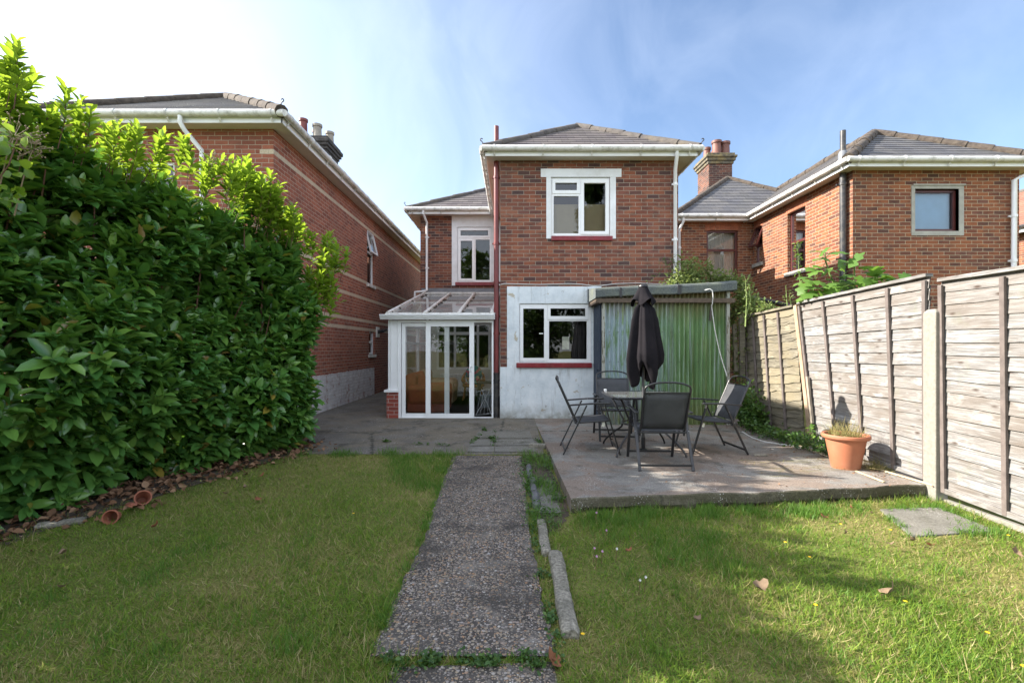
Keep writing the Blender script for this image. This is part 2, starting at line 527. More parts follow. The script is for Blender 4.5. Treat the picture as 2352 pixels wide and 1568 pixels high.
M['pot_cream'] = plain('cream_chimney_pot', (0.27, 0.24, 0.20), 0.7, var=0.2, dirt=(0.2, 0.18, 0.15), dirt_amt=0.6)
M['pot_brown'] = plain('brown_chimney_pot', (0.15, 0.06, 0.042), 0.6, var=0.2)
M['lichen_cap'] = plain('lichen_stone_cap', (0.105, 0.095, 0.075), 0.95, var=0.5, scale=8, bump=0.5, dirt=(0.26, 0.19, 0.055), dirt_amt=0.9, dscale=4)
M['sooty'] = plain('sooty_masonry', (0.055, 0.05, 0.048), 0.95, var=0.5, scale=10, bump=0.5)
M['glass'] = glass_mat('window_glass', ior=1.75)
M['glass_door'] = glass_mat('door_glass', (0.90, 0.92, 0.93), ior=1.5)
M['glass_roof'] = glass_mat('roof_glazing', (0.84, 0.87, 0.88), ior=1.5, dirt=0.42)  # grime film, raised to carry the whitish sky reflection as colour
M['glass_table'] = glass_mat('smoked_table_glass', (0.22, 0.26, 0.25), ior=1.6, dirt=0.18)
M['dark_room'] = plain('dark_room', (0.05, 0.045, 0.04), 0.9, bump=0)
M['room_wall'] = plain('pale_room_wall', (0.62, 0.60, 0.57), 0.9, bump=0.05, var=0.04)
M['blind_tan'] = plain('tan_blind', (0.42, 0.34, 0.22), 0.9, var=0.06, bump=0.1)
M['blind_cream'] = plain('cream_blind', (0.62, 0.55, 0.38), 0.8, var=0.06, bump=0)
M['curtain'] = plain('net_curtain', (0.55, 0.53, 0.50), 0.9, var=0.1, bump=0.1)
M['dark_curtain'] = plain('dark_curtain', (0.06, 0.055, 0.06), 0.9, var=0.2)
M['paper'] = plain('paper', (0.72, 0.72, 0.62), 0.8, var=0.05)
M['metal_black'] = plain('black_coated_steel', (0.018, 0.018, 0.02), 0.32, var=0.2, bump=0.06, spec=0.6)
def sling_mat():
    t = NT('grey_sling_mesh')
    co = t.coord()
    c = t.ramp(t.noise(co, 5, 4), [(0.3, (0.055, 0.057, 0.063)), (0.7, (0.085, 0.088, 0.095))])
    p = t.pbr(c, 0.75, 0, t.bump(t.n('TexWave', {'Vector': co, 'Scale': 120.0}).outputs['Fac'], 0.3, 0.002), 0.3)
    tr = t.n('BsdfTransparent').outputs[0]
    return t.done(t.n('MixShader', {0: 0.16, 1: p, 2: tr}).outputs[0])
M['sling'] = sling_mat()
def cloth_mat(name, a, b):
    t = NT(name)
    co = t.coord()
    c = t.ramp(t.noise(co, 3.5, 6, 0.6), [(0.3, a), (0.75, b)])
    c = t.mix(t.ramp(t.noise(co, 130, 2), [(0.4, 0.25), (0.65, 0.0)]), c, tuple(x * 0.4 for x in a))
    return t.done(t.pbr(c, 0.95, 0, t.bump(t.noise(co, 40, 4), 0.25, 0.004), 0.1))
M['parasol'] = cloth_mat('faded_black_canvas', (0.010, 0.0095, 0.012), (0.022, 0.019, 0.022))
M['terracotta'] = plain('terracotta', (0.38, 0.135, 0.068), 0.6, var=0.1, bump=0.1, dirt=(0.36, 0.20, 0.13), dirt_amt=0.5)
M['terracotta_old'] = plain('old_terracotta', (0.30, 0.10, 0.055), 0.85, var=0.2, bump=0.3, dirt=(0.12, 0.08, 0.06), dirt_amt=0.6, dscale=8)
def corr_mat():
    t = NT('green_corrugated_iron')
    co = t.coord()
    c = t.ramp(t.noise(t.coord('Object', (1.6, 1, 0.8)), 1.6, 5), [(0.3, (0.095, 0.175, 0.07)), (0.55, (0.145, 0.255, 0.105)), (0.75, (0.23, 0.31, 0.145))])
    st = t.noise(t.coord('Object', (13, 13, 0.6)), 1.3, 6, 0.7)
    c = t.mix(t.ramp(st, [(0.52, 0.0), (0.64, 0.8)]), c, (0.33, 0.40, 0.37))
    c = t.mix(t.ramp(t.noise(t.coord('Object', (9, 9, 0.7)), 1.7, 5), [(0.50, 0.0), (0.70, 0.6)]), c, (0.07, 0.10, 0.025))
    sx = t.n('SeparateXYZ', {0: co})
    left = t.ramp(t.math('ADD', sx.outputs[0], t.math('MULTIPLY', t.noise(co, 3, 5), 0.5)), [(0.0, 0.9), (0.75, 0.0)])
    left = t.ramp(t.math('MULTIPLY', t.math('SUBTRACT', 0.25, sx.outputs[0]), 0.8), [(0.0, 0.0), (0.8, 0.85)])
    c = t.mix(t.math('MULTIPLY', left, t.ramp(t.noise(t.coord('Object', (7, 7, 1.5)), 2, 7, 0.7), [(0.40, 0.0), (0.52, 1.0)])), c, (0.33, 0.41, 0.47))
    hz = t.math('DIVIDE', t.math('ADD', sx.outputs[2], t.math('MULTIPLY', t.noise(t.coord('Object', (14, 14, 1)), 1, 3), 0.5)), 3.0)
    c = t.mix(t.ramp(hz, [(0.68, 0.0), (0.86, 0.85)]), c, (0.17, 0.11, 0.05))
    c = t.mix(t.ramp(hz, [(0.13, 0.55), (0.32, 0.0)]), c, (0.12, 0.10, 0.025))
    rust = t.noise(t.coord('Object', (8, 8, 0.9)), 1.9, 6, 0.75)
    c = t.mix(t.ramp(rust, [(0.635, 0.0), (0.665, 0.9)]), c, (0.10, 0.036, 0.02))
    return t.done(t.pbr(c, 0.6, 0.0, t.bump(t.noise(co, 25, 4), 0.2, 0.004), 0.3))
M['corr'] = corr_mat()
M['felt'] = plain('mineral_roof_felt', (0.085, 0.098, 0.098), 0.95, var=0.35, scale=40, bump=0.5, bscale=120, dirt=(0.18, 0.20, 0.12), dirt_amt=0.5)
def flake_mat(name, base, under, lim=0.55):
    t = NT(name)
    co = t.coord()
    n = t.noise(t.coord('Object', (6, 6, 1.2)), 2.5, 8, 0.72)
    c = t.mix(t.ramp(n, [(lim, 0.0), (lim + 0.03, 1.0)]), base, under)
    return t.done(t.pbr(c, 0.7, 0, t.bump(n, 0.5, 0.006), 0.3))
M['blue_wood'] = flake_mat('flaking_blue_timber', (0.035, 0.05, 0.075), (0.22, 0.22, 0.21), 0.62)
M['pale_wood'] = flake_mat('flaking_white_timber', (0.33, 0.34, 0.30), (0.14, 0.13, 0.09), 0.52)
def wood_mat(name, a, b, knot, warm):
    t = NT(name)
    co = t.coord()
    br = t.n('NewGeometry').outputs['Random Per Island']
    off = t.n('CombineXYZ', {0: t.math('MULTIPLY', br, 7.3), 1: t.math('MULTIPLY', br, 3.1), 2: 0.0}).outputs[0]
    sp = t.n('SeparateXYZ', {0: co})
    uv0 = t.n('VectorMath', {0: t.n('CombineXYZ', {0: sp.outputs[1], 1: sp.outputs[2], 2: sp.outputs[0]}).outputs[0], 1: off}, operation='ADD').outputs[0]
    uv = t.n('Mapping', {'Vector': uv0, 'Scale': (1.3, 24, 1)}).outputs[0]
    g = t.noise(uv, 2.2, 7, 0.68, 1.3)
    c = t.ramp(g, [(0.30, tuple(x * .7 for x in a)), (0.44, a), (0.62, b), (0.76, tuple(min(.6, x * 1.35) for x in b))])
    c = t.mix(t.ramp(br, [(0.35, 0.0), (1.0, 0.65)]), c, warm)
    c = t.mix(t.ramp(t.noise(t.n('Mapping', {'Vector': uv0, 'Scale': (1.2, 3.5, 1)}).outputs[0], 1.6, 6, 0.6), [(0.44, 0.0), (0.66, 0.7)]), c, tuple(x * 0.75 for x in warm))
    c = t.mix(t.ramp(t.noise(t.n('Mapping', {'Vector': uv0, 'Scale': (2.0, 5, 1)}).outputs[0], 1.3, 6, 0.6), [(0.58, 0.0), (0.72, 0.6)]), c, tuple(min(.6, x * 1.55) for x in b))
    k = t.n('TexVoronoi', {'Vector': t.n('Mapping', {'Vector': uv0, 'Scale': (2.3, 6.0, 1)}).outputs[0], 'Scale': 1.5}).outputs['Distance']
    c = t.mix(t.ramp(k, [(0.05, 0.95), (0.11, 0.5), (0.16, 0.0)]), c, knot)
    c = t.mix(t.ramp(t.noise(co, 5, 6), [(0.6, 0.0), (0.78, 0.35)]), c, (0.15, 0.17, 0.10))
    return t.done(t.pbr(c, 0.9, 0, t.bump(g, 0.4, 0.003), 0.15))
M['fence'] = wood_mat('weathered_fence_boards', (0.15, 0.146, 0.142), (0.30, 0.294, 0.286), (0.06, 0.042, 0.033), (0.17, 0.14, 0.115))
M['fence_old'] = wood_mat('older_fence_boards', (0.10, 0.09, 0.07), (0.215, 0.195, 0.15), (0.09, 0.065, 0.045), (0.27, 0.23, 0.15))
M['batten'] = plain('fence_batten', (0.125, 0.102, 0.092), 0.9, var=0.25, scale=12, bump=0.3)
M['post_wood'] = plain('bare_timber_post', (0.34, 0.24, 0.16), 0.9, var=0.25, scale=7, bump=0.3)
M['concrete_post'] = plain('concrete_post', (0.22, 0.205, 0.175), 0.95, var=0.15, scale=30, bump=0.6, bscale=70, dirt=(0.25, 0.23, 0.18), dirt_amt=0.5)
M['stake'] = plain('grey_stake', (0.28, 0.24, 0.19), 0.9, var=0.25, scale=12)
M['straw'] = plain('dry_timber_strip', (0.45, 0.37, 0.24), 0.9, var=0.25, scale=12)
M['cable'] = plain('white_cable', (0.62, 0.62, 0.60), 0.5, var=0.05, bump=0)
M['kerb'] = plain('weathered_kerb', (0.24, 0.22, 0.18), 0.95, var=0.55, scale=55, bump=0.9, bscale=60, bdist=0.012, dirt=(0.085, 0.082, 0.06), dirt_amt=0.85, dscale=11)
M['kerb_dark'] = plain('dark_edging', (0.11, 0.11, 0.115), 0.9, var=0.3, scale=12, bump=0.5)
def path_mat():
    t = NT('exposed_aggregate')
    co = t.coord()
    wob = t.n('TexNoise', {'Vector': co, 'Scale': 40.0, 'Detail': 2}).outputs['Color']
    wob = t.n('VectorMath', {0: wob, 'Scale': 0.014}, operation='SCALE').outputs[0]
    co2 = t.n('VectorMath', {0: co, 1: wob}, operation='ADD').outputs[0]
    stones = [(0.0, (0.13, 0.11, 0.10)), (0.2, (0.20, 0.172, 0.148)), (0.45, (0.28, 0.24, 0.195)), (0.64, (0.36, 0.28, 0.195)), (0.76, (0.36, 0.21, 0.115)), (0.84, (0.34, 0.30, 0.28)), (0.95, (0.38, 0.34, 0.30)), (1.0, (0.52, 0.49, 0.45))]
    bed = t.ramp(t.noise(co, 4, 8, 0.72), [(0.34, (0.04, 0.035, 0.032)), (0.55, (0.085, 0.075, 0.067)), (0.72, (0.25, 0.23, 0.205))])
    c, hh = bed, None
    for sc_, keep in ((85.0, 0.22), (48.0, 0.34)):
        v1 = t.n('TexVoronoi', {'Vector': co2, 'Scale': sc_, 'Randomness': 1.0})
        bw = t.n('SeparateColor', {0: v1.outputs['Color']})
        m = t.ramp(v1.outputs['Distance'], [(0.40, 1.0), (0.52, 0.0)])
        m = t.math('MULTIPLY', m, t.math('GREATER_THAN', bw.outputs[1], keep))
        c = t.mix(m, c, t.ramp(bw.outputs[0], stones))
        hh = m if hh is None else t.math('ADD', hh, m)
    c = t.mix(t.ramp(t.noise(co, 2.3, 9, 0.75), [(0.50, 0.0), (0.62, 0.75)]), c, (0.05, 0.045, 0.04))
    c = t.mix(t.ramp(t.noise(co, 1.9, 9, 0.72), [(0.66, 0.0), (0.70, 0.75)]), c, (0.48, 0.47, 0.46))
    return t.done(t.pbr(c, 0.85, 0, t.bump(hh, 0.8, 0.008), 0.3))
M['path'] = path_mat()
def concrete_mat(name, a, b, pink, pink_amt, moss, speck=True, cracks=2.0):
    t = NT(name)
    co = t.coord()
    c = t.ramp(t.noise(co, 1.4, 9, 0.7), [(0.3, a), (0.7, b)])
    c = t.mix(t.ramp(t.noise(co, 1.25, 8, 0.68, 0.7), [(0.45, 0.0), (0.53, pink_amt)]), c, pink)
    c = t.mix(t.ramp(t.noise(co, 2.2, 8, 0.75), [(0.52, 0.0), (0.66, 0.85)]), c, moss)
    fine = t.noise(co, 70, 5, 0.7)
    c = t.mix(t.ramp(fine, [(0.36, 0.6), (0.52, 0.0)]), c, tuple(x * 0.35 for x in a))
    c = t.mix(t.ramp(t.noise(co, 38, 6, 0.75), [(0.58, 0.0), (0.70, 0.4)]), c, tuple(min(.6, x * 1.7) for x in b))
    if speck:
        v = t.n('TexVoronoi', {'Vector': co, 'Scale': 42.0}).outputs['Distance']
        sel = t.ramp(t.noise(co, 3, 6, 0.7), [(0.5, 0.0), (0.62, 1.0)])
        c = t.mix(t.math('MULTIPLY', t.ramp(v, [(0.18, 0.9), (0.28, 0.0)]), sel), c, (0.50, 0.48, 0.47))
    e = t.n('TexVoronoi', {'Vector': co, 'Scale': cracks * 0.4}, feature='DISTANCE_TO_EDGE').outputs[0]
    wob = t.math('ADD', e, t.math('MULTIPLY', t.math('SUBTRACT', t.noise(co, 9, 5), 0.5), 0.05))
    cr = t.ramp(wob, [(0.0, 0.9), (0.007, 0.0)])
    c = t.mix(cr, c, (0.05, 0.05, 0.04))
    return t.done(t.pbr(c, 0.9, 0, t.bump(t.math('ADD', fine, t.noise(co, 12, 5)), 0.6, 0.008), 0.25))
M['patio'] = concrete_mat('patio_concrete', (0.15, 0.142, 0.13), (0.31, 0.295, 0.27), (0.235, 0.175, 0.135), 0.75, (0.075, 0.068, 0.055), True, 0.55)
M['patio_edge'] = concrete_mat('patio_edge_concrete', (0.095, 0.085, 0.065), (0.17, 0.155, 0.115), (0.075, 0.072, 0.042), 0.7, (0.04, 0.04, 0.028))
M['yard'] = concrete_mat('yard_concrete', (0.115, 0.105, 0.09), (0.20, 0.185, 0.16), (0.19, 0.16, 0.115), 0.6, (0.05, 0.046, 0.035), True, 0.8)
M['paver'] = concrete_mat('grey_paver', (0.15, 0.142, 0.12), (0.23, 0.22, 0.195), (0.19, 0.175, 0.14), 0.4, (0.09, 0.088, 0.065), True, 0.01)
def lawn_mat():
    t = NT('lawn_ground')
    co = t.coord()
    c = t.ramp(t.noise(co, 1.1, 7, 0.6), [(0.3, (0.11, 0.14, 0.035)), (0.52, (0.18, 0.18, 0.055)), (0.72, (0.28, 0.23, 0.10))])
    c = t.mix(t.ramp(t.noise(co, 55, 5, 0.7), [(0.33, 0.6), (0.52, 0.0)]), c, (0.035, 0.03, 0.015))
    return t.done(t.pbr(c, 0.95, 0, t.bump(t.noise(co, 60, 5), 0.8, 0.02), 0.1))
M['lawn'] = lawn_mat()
def grass_mat():
    t = NT('grass_blades')
    g = t.n('NewGeometry')
    pos = g.outputs['Position']
    r = g.outputs['Random Per Island']
    green = t.ramp(r, [(0.0, (0.065, 0.155, 0.018)), (0.5, (0.15, 0.26, 0.03)), (1.0, (0.29, 0.38, 0.05))])
    dry = t.ramp(r, [(0.0, (0.24, 0.20, 0.07)), (0.5, (0.38, 0.31, 0.13)), (1.0, (0.54, 0.45, 0.24))])
    f = t.ramp(t.noise(pos, 1.05, 6, 0.65), [(0.42, 0.10), (0.70, 0.75)])
    f = t.math('GREATER_THAN', f, t.math('FRACT', t.math('MULTIPLY', r, 37.0)))
    c = t.mix(f, green, dry)
    p = t.pbr(c, 0.55, 0, None, 0.3)
    tr = t.n('BsdfTranslucent', {'Color': t.mix(0.5, c, (0.25, 0.38, 0.05))}).outputs[0]
    return t.done(t.n('MixShader', {0: 0.5, 1: p, 2: tr}).outputs[0])
M['grass'] = grass_mat()
M['grass_long'] = leaf_mat('long_grass', [(0.0, (0.045, 0.12, 0.018)), (0.6, (0.09, 0.20, 0.03)), (1.0, (0.16, 0.26, 0.05))], (0.22, 0.42, 0.04), 0.4, 0.5, 0.3)
M['grass_dry'] = leaf_mat('dry_grass', [(0.0, (0.10, 0.14, 0.03)), (0.5, (0.25, 0.22, 0.08)), (1.0, (0.42, 0.34, 0.17))], (0.35, 0.32, 0.10), 0.35, 0.6, 0.2)
M['laurel'] = leaf_mat('laurel_leaves', [(0.0, (0.042, 0.135, 0.034)), (0.5, (0.085, 0.215, 0.045)), (0.85, (0.15, 0.29, 0.055)), (0.975, (0.16, 0.29, 0.05)), (0.985, (0.34, 0.26, 0.04)), (1.0, (0.22, 0.11, 0.04))], (0.18, 0.40, 0.03), 0.24, 0.25, 0.65)
M['laurel_young'] = leaf_mat('young_laurel_leaves', [(0.0, (0.075, 0.17, 0.02)), (0.6, (0.13, 0.25, 0.03)), (1.0, (0.22, 0.32, 0.04))], (0.55, 0.75, 0.05), 0.42, 0.3, 0.5)
M['apple'] = leaf_mat('small_tree_leaves', [(0.0, (0.075, 0.13, 0.035)), (0.6, (0.14, 0.20, 0.06)), (1.0, (0.26, 0.30, 0.11))], (0.34, 0.42, 0.10), 0.35, 0.5, 0.3)
M['fig'] = leaf_mat('fig_leaves', [(0.0, (0.055, 0.125, 0.025)), (0.6, (0.095, 0.19, 0.035)), (1.0, (0.15, 0.25, 0.05))], (0.32, 0.55, 0.06), 0.38, 0.5, 0.3)
M['bramble'] = leaf_mat('bramble_leaves', [(0.0, (0.025, 0.065, 0.018)), (0.6, (0.05, 0.115, 0.026)), (1.0, (0.10, 0.17, 0.04))], (0.2, 0.38, 0.05), 0.3, 0.4, 0.4)
M['conifer'] = leaf_mat('conifer_needles', [(0.0, (0.02, 0.045, 0.018)), (1.0, (0.06, 0.10, 0.03))], (0.1, 0.2, 0.03), 0.2, 0.6, 0.2)
M['treeleaf'] = leaf_mat('tree_leaves', [(0.0, (0.03, 0.075, 0.018)), (1.0, (0.11, 0.17, 0.035))], (0.2, 0.36, 0.04), 0.3, 0.5, 0.3)
M['litter'] = leaf_mat('fallen_leaves', [(0.0, (0.09, 0.042, 0.024)), (0.5, (0.19, 0.10, 0.055)), (1.0, (0.32, 0.20, 0.12))], (0.2, 0.1, 0.05), 0.1, 0.8, 0.2)
M['deadleaf'] = plain('dry_leaf', (0.17, 0.115, 0.068), 0.8, var=0.3, scale=20, bump=0.3)
M['deadleaf_red'] = plain('russet_leaf', (0.20, 0.075, 0.032), 0.8, var=0.3, scale=20, bump=0.3)
M['soil'] = plain('dark_soil', (0.055, 0.042, 0.03), 0.95, var=0.4, scale=14, bump=0.8, bscale=40, bdist=0.02, dirt=(0.13, 0.09, 0.06), dirt_amt=0.6)
M['bark'] = plain('bark', (0.10, 0.075, 0.055), 0.95, var=0.3, scale=14, bump=0.5)
M['stem_red'] = plain('reddish_stem', (0.13, 0.065, 0.04), 0.8, var=0.2)
M['stem_green'] = plain('green_stem', (0.16, 0.22, 0.06), 0.7, var=0.2)
M['seed'] = plain('dry_seed_head', (0.30, 0.23, 0.15), 0.9, var=0.3, scale=30)
M['petal_pink'] = plain('pink_petal', (0.62, 0.34, 0.56), 0.6, var=0.1, bump=0)
M['petal_white'] = plain('white_petal', (0.80, 0.78, 0.80), 0.6, var=0.05, bump=0)
M['petal_yellow'] = plain('yellow_petal', (0.80, 0.50, 0.01), 0.6, var=0.1, bump=0)
M['orange_sofa'] = plain('rust_upholstery', (0.30, 0.075, 0.030), 0.95, var=0.2, scale=4, bump=0.3, bscale=90)
M['tan_sofa'] = plain('tan_upholstery', (0.34, 0.22, 0.14), 0.95, var=0.15, scale=4, bump=0.3, bscale=90)
M['wicker'] = plain('wicker', (0.34, 0.16, 0.05), 0.7, var=0.4, scale=60, bump=0.6)
def floral():
    t = NT('floral_fabric')
    co = t.coord()
    n = t.n('TexVoronoi', {'Vector': t.coord('Object', (1, 1, 1)), 'Scale': 16.0}).outputs['Color']
    b = t.n('SeparateColor', {0: n}).outputs[0]
    c = t.ramp(b, [(0.0, (0.03, 0.20, 0.18)), (0.35, (0.06, 0.30, 0.24)), (0.55, (0.45, 0.10, 0.13)), (0.8, (0.03, 0.12, 0.12)), (0.9, (0.5, 0.35, 0.2))], 'CONSTANT')
    return t.done(t.pbr(c, 0.9))
M['floral'] = floral()
M['floor_wood'] = plain('conservatory_floor', (0.36, 0.27, 0.19), 0.4, var=0.15, scale=5, bump=0.1)
M['bucket'] = plain('grey_bucket', (0.25, 0.28, 0.30), 0.5)
M['blind_sky_refl'] = plain('sky_reflection_blind', (0.30, 0.52, 0.74), 0.8, var=0.05, bump=0)  # blue of the sky mirrored in the pane, put into the blind's colour
# ------------------------------------------------------------------ the ground
def strip_sheet(name, left, right, mat, kind='structure', lift=0.004, jit=0.0, sub=1, thick=0.0):
    """a sheet between two edge lines given as (x, y) lists, following the fall of the garden"""
    mb = MB()
    def dens(pts):
        out = []
        for i in range(len(pts) - 1):
            for k in range(sub):
                t = k / sub
                out.append((pts[i][0] * (1 - t) + pts[i + 1][0] * t + rnd.uniform(-jit, jit), pts[i][1] * (1 - t) + pts[i + 1][1] * t))
        return out + [pts[-1]]
    L, Rr = dens(left), dens(right)
    for i in range(len(L) - 1):
        q = [L[i], Rr[i], Rr[i + 1], L[i + 1]]
        mb.poly(*[(x, y, gz(y) + lift) for x, y in q])
        if thick:
            for a, b in ((L[i + 1], L[i]), (Rr[i], Rr[i + 1])):
                mb.poly((a[0], a[1], gz(a[1]) + lift), (b[0], b[1], gz(b[1]) + lift), (b[0], b[1], gz(b[1]) - thick), (a[0], a[1], gz(a[1]) - thick))
    return tag(mb.build(name, mat), kind=kind)

g = MB()
ys = [-140, -0.5, 2, 4, 6, 8.6, 12, 300]
for i in range(len(ys) - 1):
    g.poly((-260, ys[i], gz(ys[i])), (260, ys[i], gz(ys[i])), (260, ys[i + 1], gz(ys[i + 1])), (-260, ys[i + 1], gz(ys[i + 1])))
tag(g.build('lawn', M['lawn']), kind='structure')

def edge(pts): return [(GL(*p).x, GL(*p).y) for p in pts]
PATH_L = edge([(852, 1512), (880, 1450), (925, 1345), (975, 1240), (1020, 1098), (1042, 1048)])
PATH_R = edge([(1278, 1512), (1262, 1450), (1238, 1345), (1222, 1240), (1204, 1098), (1196, 1048)])
strip_sheet('path', PATH_L, PATH_R, M['path'], lift=0.014, jit=0.016, sub=16, thick=0.05)
PATH2_L = [(-0.62, 1.1), (-0.63, 1.7), (PATH_L[0][0] + 0.12, PATH_L[0][1] - 0.07)]
PATH2_R = [(0.24, 1.1), (0.235, 1.7), (PATH_R[0][0] - 0.02, PATH_R[0][1] - 0.03)]
strip_sheet('path', PATH2_L, PATH2_R, M['path'], lift=0.006, jit=0.012, sub=4, thick=0.04)
strip_sheet('yard', [(-3.97, 6.47), (-3.97, 8.6), (-3.97, 22)], [(0.43, 6.42), (0.43, 8.6), (0.43, 22)], M['yard'], lift=0.006)
# the concrete slabs let into the yard beside the path
pv = crop(2.24, 1450, 1100)
for a in ([(1035, 1405), (1188, 1405), (1186, 1468), (1010, 1468)], [(1196, 1405), (1500, 1400), (1520, 1468), (1194, 1468)],
          [(1005, 1476), (1184, 1476), (1180, 1532), (960, 1534)], [(1192, 1476), (1530, 1474), (1545, 1530), (1190, 1532)],
          [(955, 1541), (1180, 1540), (1176, 1590), (935, 1592)], [(1188, 1540), (1550, 1538), (1560, 1588), (1186, 1590)]):
    mb = MB()
    pts = [GL(*pv(x, y)) for x, y in a]
    mb.poly(*[(p.x, p.y, p.z + 0.013) for p in pts])
    tag(mb.build('yard_paving', M['paver']), kind='structure')
# strip of soil and broken concrete between the path and the patio
strip_sheet('soil_strip', [(0.30, 3.95), (0.18, 4.3), (0.13, 6.4)], [(0.36, 3.95), (0.50, 4.3), (0.46, 6.4)], M['soil'], lift=0.004, jit=0.03, sub=7)
strip_sheet('soil_strip', [(0.25, 4.35), (0.22, 5.3)], [(0.47, 4.35), (0.44, 5.3)], M['paver'], lift=0.012, jit=0.035, sub=7)
# bare soil under the hedge
strip_sheet('soil_bed', [(-9.2, 0.5), (-5.6, 3.6), (-4.6, 6.9)], [(-4.95, 0.5), (-3.80, 4.0), (-2.80, 6.72)], M['soil'], lift=0.008, jit=0.05, sub=12)
# raised concrete patio: level top, ragged front edge, cast against the slope
pat = MB()
FL, FR = (0.53, 4.34), (4.30, 4.80)
N = 70
top, bot = [], []
for i in range(N + 1):
    t = i / N
    x = FL[0] + (FR[0] - FL[0]) * t
    y = FL[1] + (FR[1] - FL[1]) * t + 0.02 * math.sin(t * 9) + 0.012 * math.sin(t * 37 + 1) + rnd.uniform(-.006, .006)
    top.append((x, y, 0.0 + 0.004 * math.sin(t * 23)))
rows = [0.0, 0.012, 0.05, 0.09, 0.13, 0.17, 0.22, 0.34]
grid = []
for j, d in enumerate(rows):
    r = []
    for i, (x, y, z) in enumerate(top):
        rag = 0.0
        if j == 0:
            rag = 0
        elif j == 1:
            rag = -0.008
        elif j < 4:
            rag = -0.008 + rnd.uniform(-.004, .004)
        else:
            rag = 0.02 + rnd.uniform(-.028, .03) * (1.0 + 0.5 * math.sin(i * 0.31))
            if j >= 6:
                rag += 0.07
        r.append((x, y + rag, z - d))
    grid.append(r)
for j in range(len(rows) - 1):
    for i in range(N):
        pat.poly(grid[j][i], grid[j + 1][i], grid[j + 1][i + 1], grid[j][i + 1])
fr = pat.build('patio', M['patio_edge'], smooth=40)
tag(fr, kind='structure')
pt = MB()
back = [(0.41, 9.2), (4.25, 9.2)]
NB = 24
for i in range(N):
    a, b = top[i], top[i + 1]
    for k in range(NB):
        t0, t1 = k / NB, (k + 1) / NB
        def pp(p, s, t):
            bx = back[0][0] + (back[1][0] - back[0][0]) * s
            return (p[0] + (bx - p[0]) * t, p[1] + (9.2 - p[1]) * t, p[2] * (1 - t) + .004 * t)
        pt.poly(pp(a, i / N, t0), pp(b, (i + 1) / N, t0), pp(b, (i + 1) / N, t1), pp(a, i / N, t1))
ls = [(top[0][0] + (0.41 - top[0][0]) * k / 30, top[0][1] + (9.2 - top[0][1]) * k / 30) for k in range(31)]
for i in range(30):
    a, b = ls[i], ls[i + 1]
    j0, j1 = rnd.uniform(0, .012), rnd.uniform(0, .012)
    pt.poly((a[0], a[1], 0), (b[0], b[1], 0), (b[0] + 0.004, b[1], -.34), (a[0] + 0.004, a[1], -.34))
tag(pt.build('patio', M['patio']), kind='structure')
# ------------------------------------------------------------------ building helpers
def rect(cr, x0, y0, x1, y1, Y):
    a, b = P(*cr(x0, y1), Y), P(*cr(x1, y0), Y)
    return (a.x, b.x, a.z, b.z)
def window(parent, T, outer, lights, d, fmat, pane=None, name='window', dep=0.05, sashdep=0.014):
    fm = MB()
    fm.slab(T, outer, [(o if op else gl) for o, gl, op in lights], -d - 0.02, -d + dep)
    fr = fm.build(name, fmat, parent)
    for o, gl, op in lights:
        if op:
            s = MB()
            s.slab(T, o, [gl], -d, -d + dep + sashdep)
            s.build('sash', fmat, fr, bevel=0.004)
        p = MB()
        e = 0.004
        p.poly(T(gl[0] - e, gl[2] - e, -d + 0.02), T(gl[1] + e, gl[2] - e, -d + 0.02), T(gl[1] + e, gl[3] + e, -d + 0.02), T(gl[0] - e, gl[3] + e, -d + 0.02))
        p.build('pane', pane or M['glass'], fr)
    return fr
def inset(r, m, b=None):
    b = m if b is None else b
    return (r[0] + m, r[1] - m, r[2] + b, r[3] - m)
def courses(mb, A, B, C, D, n, lift=0.014):
    A, B, C, D = map(Vector, (A, B, C, D))
    nr = (B - A).cross(D - A)
    if nr.length < 1e-6:
        nr = (B - A).cross(C - A)
    nr.normalize()
    if nr.z < 0:
        nr = -nr
    for i in range(n):
        t0, t1 = i / n, min(1, (i + 1.12) / n)
        a, b = A.lerp(D, t0) + nr * lift, B.lerp(C, t0) + nr * lift
        c, d = B.lerp(C, t1), A.lerp(D, t1)
        mb.poly(a, b, c, d)
        mb.poly(A.lerp(D, t0), B.lerp(C, t0), b, a)
def ridge(mb, p, q, r=0.10, step=0.42):
    p, q = Vector(p), Vector(q)
    n = max(1, int((q - p).length / step))
    for i in range(n):
        a, b = p.lerp(q, i / n), p.lerp(q, (i + 1.06) / n)
        j = Vector((rnd.uniform(-.006, .006), rnd.uniform(-.006, .006), rnd.uniform(-.008, .008)))
        mb.tube([a + j, b + j], [r * 1.06, r * 0.94], 10)
